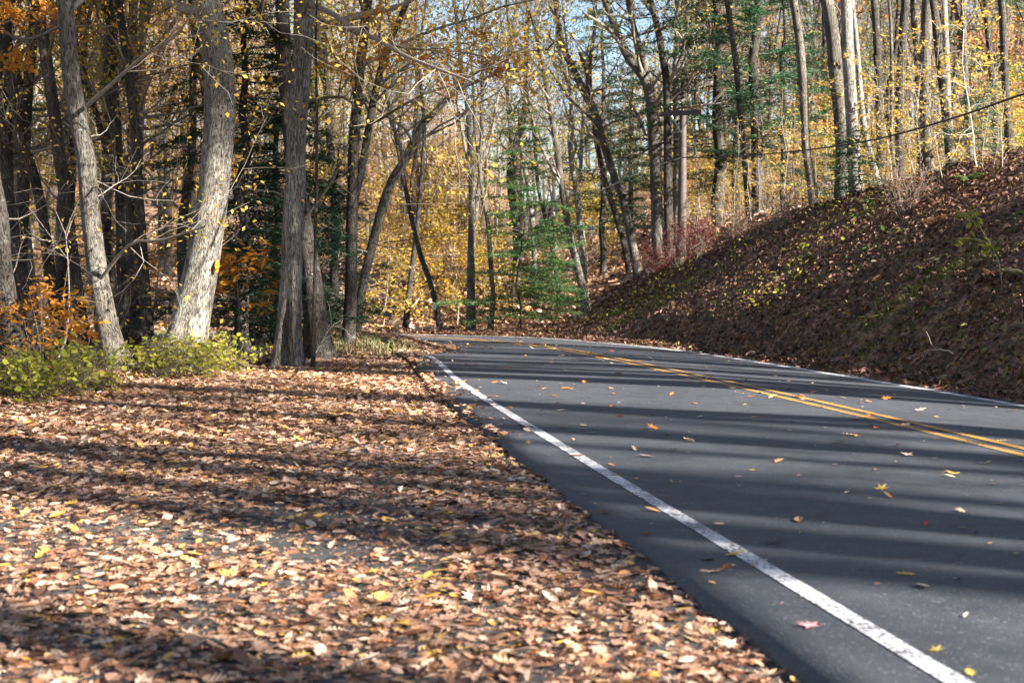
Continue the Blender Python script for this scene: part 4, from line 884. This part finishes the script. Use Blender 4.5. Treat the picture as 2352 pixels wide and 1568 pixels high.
obj('stem', T.mesh('stem'), M['twig_pale'], root); obj('twigs', T2.mesh('twigs'), M['twig_pale'], root); obj('foliage', mk_mesh('foliage', V, [F], False), M['f_shrub'], root)
tag(root, 'tall thin green leaved seedling standing sunlit on the dark bank', 'seedling')

# ---- ferns, twigs, grass
def fern(px, py, Y, s_, mat, lb, seed):
    r = R(seed); x, Y = hit(px, py); z = tz(x, Y); root = empty('fern', (x, Y, z)); B = Tubes(); Ps = []; Ys = []; sz = []
    for f_ in range(6):
        a = r.rand() * 6.28; q = bpath([0, 0, 0], [math.cos(a), math.sin(a), 1.1], s_, 8, r, .04, -.16); B.add(q, np.linspace(.004, .0015, 9), 3)
        ax = norm(q[-1] - q[0]); sd = norm(np.cross(ax, [0, 0, 1.]))
        for t in np.linspace(.15, 1, 22):
            u = min(t * 8, 7.99); i = int(u); p = q[i] + (q[i + 1] - q[i]) * (u - i); l_ = s_ * .32 * (1.05 - t)
            for sg in (-1, 1): Ps.append(p + sd * sg * l_ * .5); Ys.append(sd * sg + ax * .3); sz.append(l_ + .01)
    V, F = leaves(NEED, np.array(Ps), np.array([[0, 0, 1.]]), np.array(sz), r, .12, np.array(Ys))
    obj('stalks', B.mesh('stalks'), M['twig'], root); obj('fronds', mk_mesh('fronds', V, [F], False), M[mat], root); tag(root, lb, 'fern', 'ferns on the bank')
fern(1990, 470, 22, .5, 'f_fern', 'pale straw coloured fern high on the dark bank', 1)
fern(2345, 640, 15.6, .55, 'f_fern', 'pale fern on the bank at the right edge of the photo', 2)
fern(2290, 640, 15.2, .5, 'f_deadfern', 'rust brown dead fern at the foot of the bright seedling', 3)
fern(2150, 520, 19, .55, 'f_deadfern', 'rust brown dead fern in the middle of the bank', 4)
fern(2230, 420, 21, .6, 'f_green', 'dark green fern near the top of the bank', 5)
fern(1840, 600, 22, .45, 'f_green', 'dark green fern low on the bank left of the others', 6)
def dead_branch(px, Y, L, lb, seed, az=2.4, mat='twig_pale', rad=.012, ez=.5, py=None):
    r = R(seed); x = (px - 1176) / FPX * Y
    if py: x, Y = hit(px, py)
    T = Tubes(); tips = []
    grow(T, T, tips, [0, 0, 0], [math.cos(az), math.sin(az), ez], L, rad, 0, r, 1, .0, 4, dens=.8)
    o = obj('dead_branch', T.mesh('dead_branch'), M[mat]); o.location = (x, Y, tz(x, Y) + .02); tag(o, lb, 'branch', 'dead branches on the ground')
dead_branch(2190, 13.6, .55, 'pale bare twig sticking out of the lower bank near the right edge', 1, py=820)
dead_branch(2175, 13.1, .4, 'small pale forked twig just above the white edge line at right', 2, 2.0, py=868)
dead_branch(700, 21.5, .9, 'bare pale stick rising from the leaves right of the split oak', 3, .6, ez=1.1)
dead_branch(1075, 39.5, 1.6, 'fallen pale branch lying at the foot of the central forked tree', 4, .2, rad=.03, ez=.05)
dead_branch(95, 19.5, 2.6, 'long greyish dead branch slanting up left of the big grey leaning oak', 5, .5, 'twig', rad=.022, ez=1.2)
dead_branch(880, 42.5, 2.2, 'pale fallen branches on the slope behind the grass tuft', 6, .3, rad=.03, ez=.25)
dead_branch(600, 21.8, .8, 'dark broken stick beside the split oak', 7, 2.4, 'twig_dark', ez=.6)

def blades(name, xy, mat, hgt, r, label, lean=.5, wdt=.006, cat='grass'):
    n = len(xy); z = terrain(xy[:, 0], xy[:, 1]); b0 = np.column_stack([xy, z])
    h_ = hgt * (.4 + .9 * r.rand(n)); d = r.randn(n, 2) * lean; a = r.rand(n) * 6.28; s = np.column_stack([np.cos(a), np.sin(a), 0 * a]) * (wdt * (.6 + r.rand(n)))[:, None]
    m1 = b0 + np.column_stack([d * h_[:, None] * .3, h_ * .6]); t1 = b0 + np.column_stack([d * h_[:, None], h_ * (1 - .25 * np.abs(d).sum(1))])
    V = np.stack([b0 - s, b0 + s, m1 + s * .8, m1 - s * .8, t1], 1).reshape(-1, 3); k = np.arange(n)[:, None] * 5
    o = obj(name, mk_mesh(name, V, [k + np.array([[0, 1, 2, 3]]), k + np.array([[3, 2, 4]])], False), mat); tag(o, label, cat, kind='stuff')
r = R(44)
xy = np.column_stack([-2.5 + .8 * r.randn(7000), 25.6 + .8 * r.randn(7000)]); _, s_, dl_, *_ = terrain(xy[:, 0], xy[:, 1], True)
wle = seg_dist(xy[:, 0], xy[:, 1], EL3[::4]); xy = xy[(wle[0] * wle[1] < .35)]
blades('grass', xy, M['f_grass'], .3, r, 'pale green tuft of tall grass and weeds where the leaf carpet meets the bend', .45, .008)
xy = sample(60000, 2, 12, 12, 40, r); _, s_, dl_, up_, _ = terrain(xy[:, 0], xy[:, 1], True)
k = (up_ > .15) & (up_ < 2.6) & (fbm(xy[:, 0] * 1.4, xy[:, 1] * 1.1, 31) + .25 * r.randn(len(xy)) > .32)
blades('grass', xy[k], M['f_moss'], .13, r, 'dark mossy grass in patches along the foot of the bank', .9, .014)
xy = sample(5000, 3, 12, 12, 40, r); _, s_, dl_, up_, _ = terrain(xy[:, 0], xy[:, 1], True)
k = (up_ > 1.5) & (up_ < 8) & (fbm(xy[:, 0] * 1.2, xy[:, 1] * .9, 37) > .35)
litter('ground_cover', xy[k], M['f_green'], .09, .16, r, [OVATE, ROUND], .6, 'scattered dark green weeds growing through the bank litter')
xy = sample(5000, 1.5, 9, 20, 42, r); _, s_, dl_, up_, _ = terrain(xy[:, 0], xy[:, 1], True)
k = (up_ > .8) & (up_ < 5) & (fbm(xy[:, 0] * .9, xy[:, 1] * .7, 38) > .2)
litter('ground_cover', xy[k], M['f_shrub'], .07, .25, r, [OVATE, ROUND], .6, 'low yellow green brambles on the lower left part of the bank')

# ---- utility pole, cable, markers
Y = 40.; x = (1565.5 - 1176) / FPX * Y; zg = tz(x, Y); ztop = CAMZ + (HOR - 255) / FPX * Y; H = ztop - zg
root = empty('utility_pole', (x, Y, zg)); T = Tubes(); T.add(np.column_stack([np.linspace(0, .04, 12), np.zeros(12), np.linspace(-.3, H, 12)]), np.linspace(.15, .095, 12), 20)
T.add([[.04, 0, H - .001], [.04, 0, H + .01]], [.095, .001], 20); obj('pole', T.mesh('pole'), M['polewood'], root)
import bmesh
def boxm(name, dims, loc, mat, parent, rot=(0, 0, 0), bev=.008):
    bm = bmesh.new(); bmesh.ops.create_cube(bm, size=1); bmesh.ops.scale(bm, vec=dims, verts=bm.verts); bmesh.ops.bevel(bm, geom=bm.edges[:], offset=bev, segments=2, affect='EDGES')
    me = bpy.data.meshes.new(name); bm.to_mesh(me); bm.free(); o = obj(name, me, mat, parent); o.location = loc; o.rotation_euler = rot; return o
ax = -.55; ca, sa = math.cos(ax), math.sin(ax); half = 45 / FPX * Y / ca
n_ = np.array([sa, -ca, 0]) * .15
boxm('crossarm', (2 * half, .1, .13), (.04 + n_[0], n_[1], H - .08), M['polewood'], root, (0, 0, ax))
for sg in (-1, 1):
    T = Tubes(); e = np.array([ca, sa, 0]) * sg * half * .45
    T.add([[.04 + n_[0], n_[1] + .02, H - .62], [.04 + n_[0] + e[0], n_[1] - .07 + e[1], H - .14]], [.018, .018], 6); obj('brace', T.mesh('brace'), M['steel'], root)
for q in (-.93, -.45, .45, .93):
    T = Tubes(); T.add([[0, 0, 0], [0, 0, .08], [0, 0, .085], [0, 0, .12], [0, 0, .16], [0, 0, .17]], [.012, .012, .04, .045, .03, .001], 10); o = obj('insulator', T.mesh('insulator'), M['glass_brown'], root)
    o.location = (.04 + n_[0] + ca * half * q, n_[1] + sa * half * q, H - .012)
tag(root, 'weathered wooden utility pole with a single crossarm, on the bank', 'utility pole')
pole_x, pole_Y = x, Y
cp_ = np.array([P(2520, 165, 18), P(2352, 216, 20), P(2200, 268, 22.5), P(2030, 316, 25.5), P(1890, 340, 29), P(1760, 354, 33), P(1650, 362, 37), P(1567, 362, 39.8)])
T = Tubes(); T.add(spline(cp_, 60), np.full(60, .017), 6)
cp2 = np.array([P(1567, 362, 39.8), P(1493, 386, 39.6), P(1400, 428, 39.4), P(1290, 476, 39.2), P(1160, 518, 39), P(1020, 540, 39), P(860, 560, 39)])
T.add(spline(cp2, 60), np.full(60, .013), 5)
tag(obj('overhead_cable', T.mesh('cable'), M['cable']), 'black cable sagging from the utility pole across the trees both ways', 'cable')
# trail marker on the thickest oak
mp = P(499, 611, 19.44); root = empty('trail_marker', mp); root.rotation_euler = (0, .12, math.radians(66)); root.scale = (.85,) * 3
bm = bmesh.new(); pts = [(-.062, 0), (-.03, .085), (0, .105), (.03, .085), (.062, 0), (.03, -.085), (0, -.105), (-.03, -.085)]
f = bm.faces.new([bm.verts.new((a_, 0, b_)) for a_, b_ in pts]); g_ = bmesh.ops.extrude_face_region(bm, geom=[f]); bmesh.ops.translate(bm, vec=(0, .006, 0), verts=[v_ for v_ in g_['geom'] if isinstance(v_, bmesh.types.BMVert)])
me = bpy.data.meshes.new('plate'); bm.to_mesh(me); bm.free(); obj('plate', me, M['marker'], root)
for zz_ in (.05, 0, -.05):
    T = Tubes(); T.add([[0, -.006, zz_], [0, .0, zz_]], [.012, .012], 10); T.add([[0, -.0065, zz_], [0, -.006, zz_]], [.001, .012], 10); obj('nail', T.mesh('nail'), M['marker_dark'], root)
tag(root, 'orange diamond trail marker nailed to the right side of the thickest oak', 'trail marker')
mp = P(998, 703, 39.55); o = boxm('tree_tag', (.11, .01, .2), mp, M['white_tag'], None, (0, .2, 0), .003); tag(o, 'small white rectangular tag nailed on the dark left leaning trunk at the bend', 'tag')
print('done', time.time() - T0, 'objects', len(bpy.data.objects))
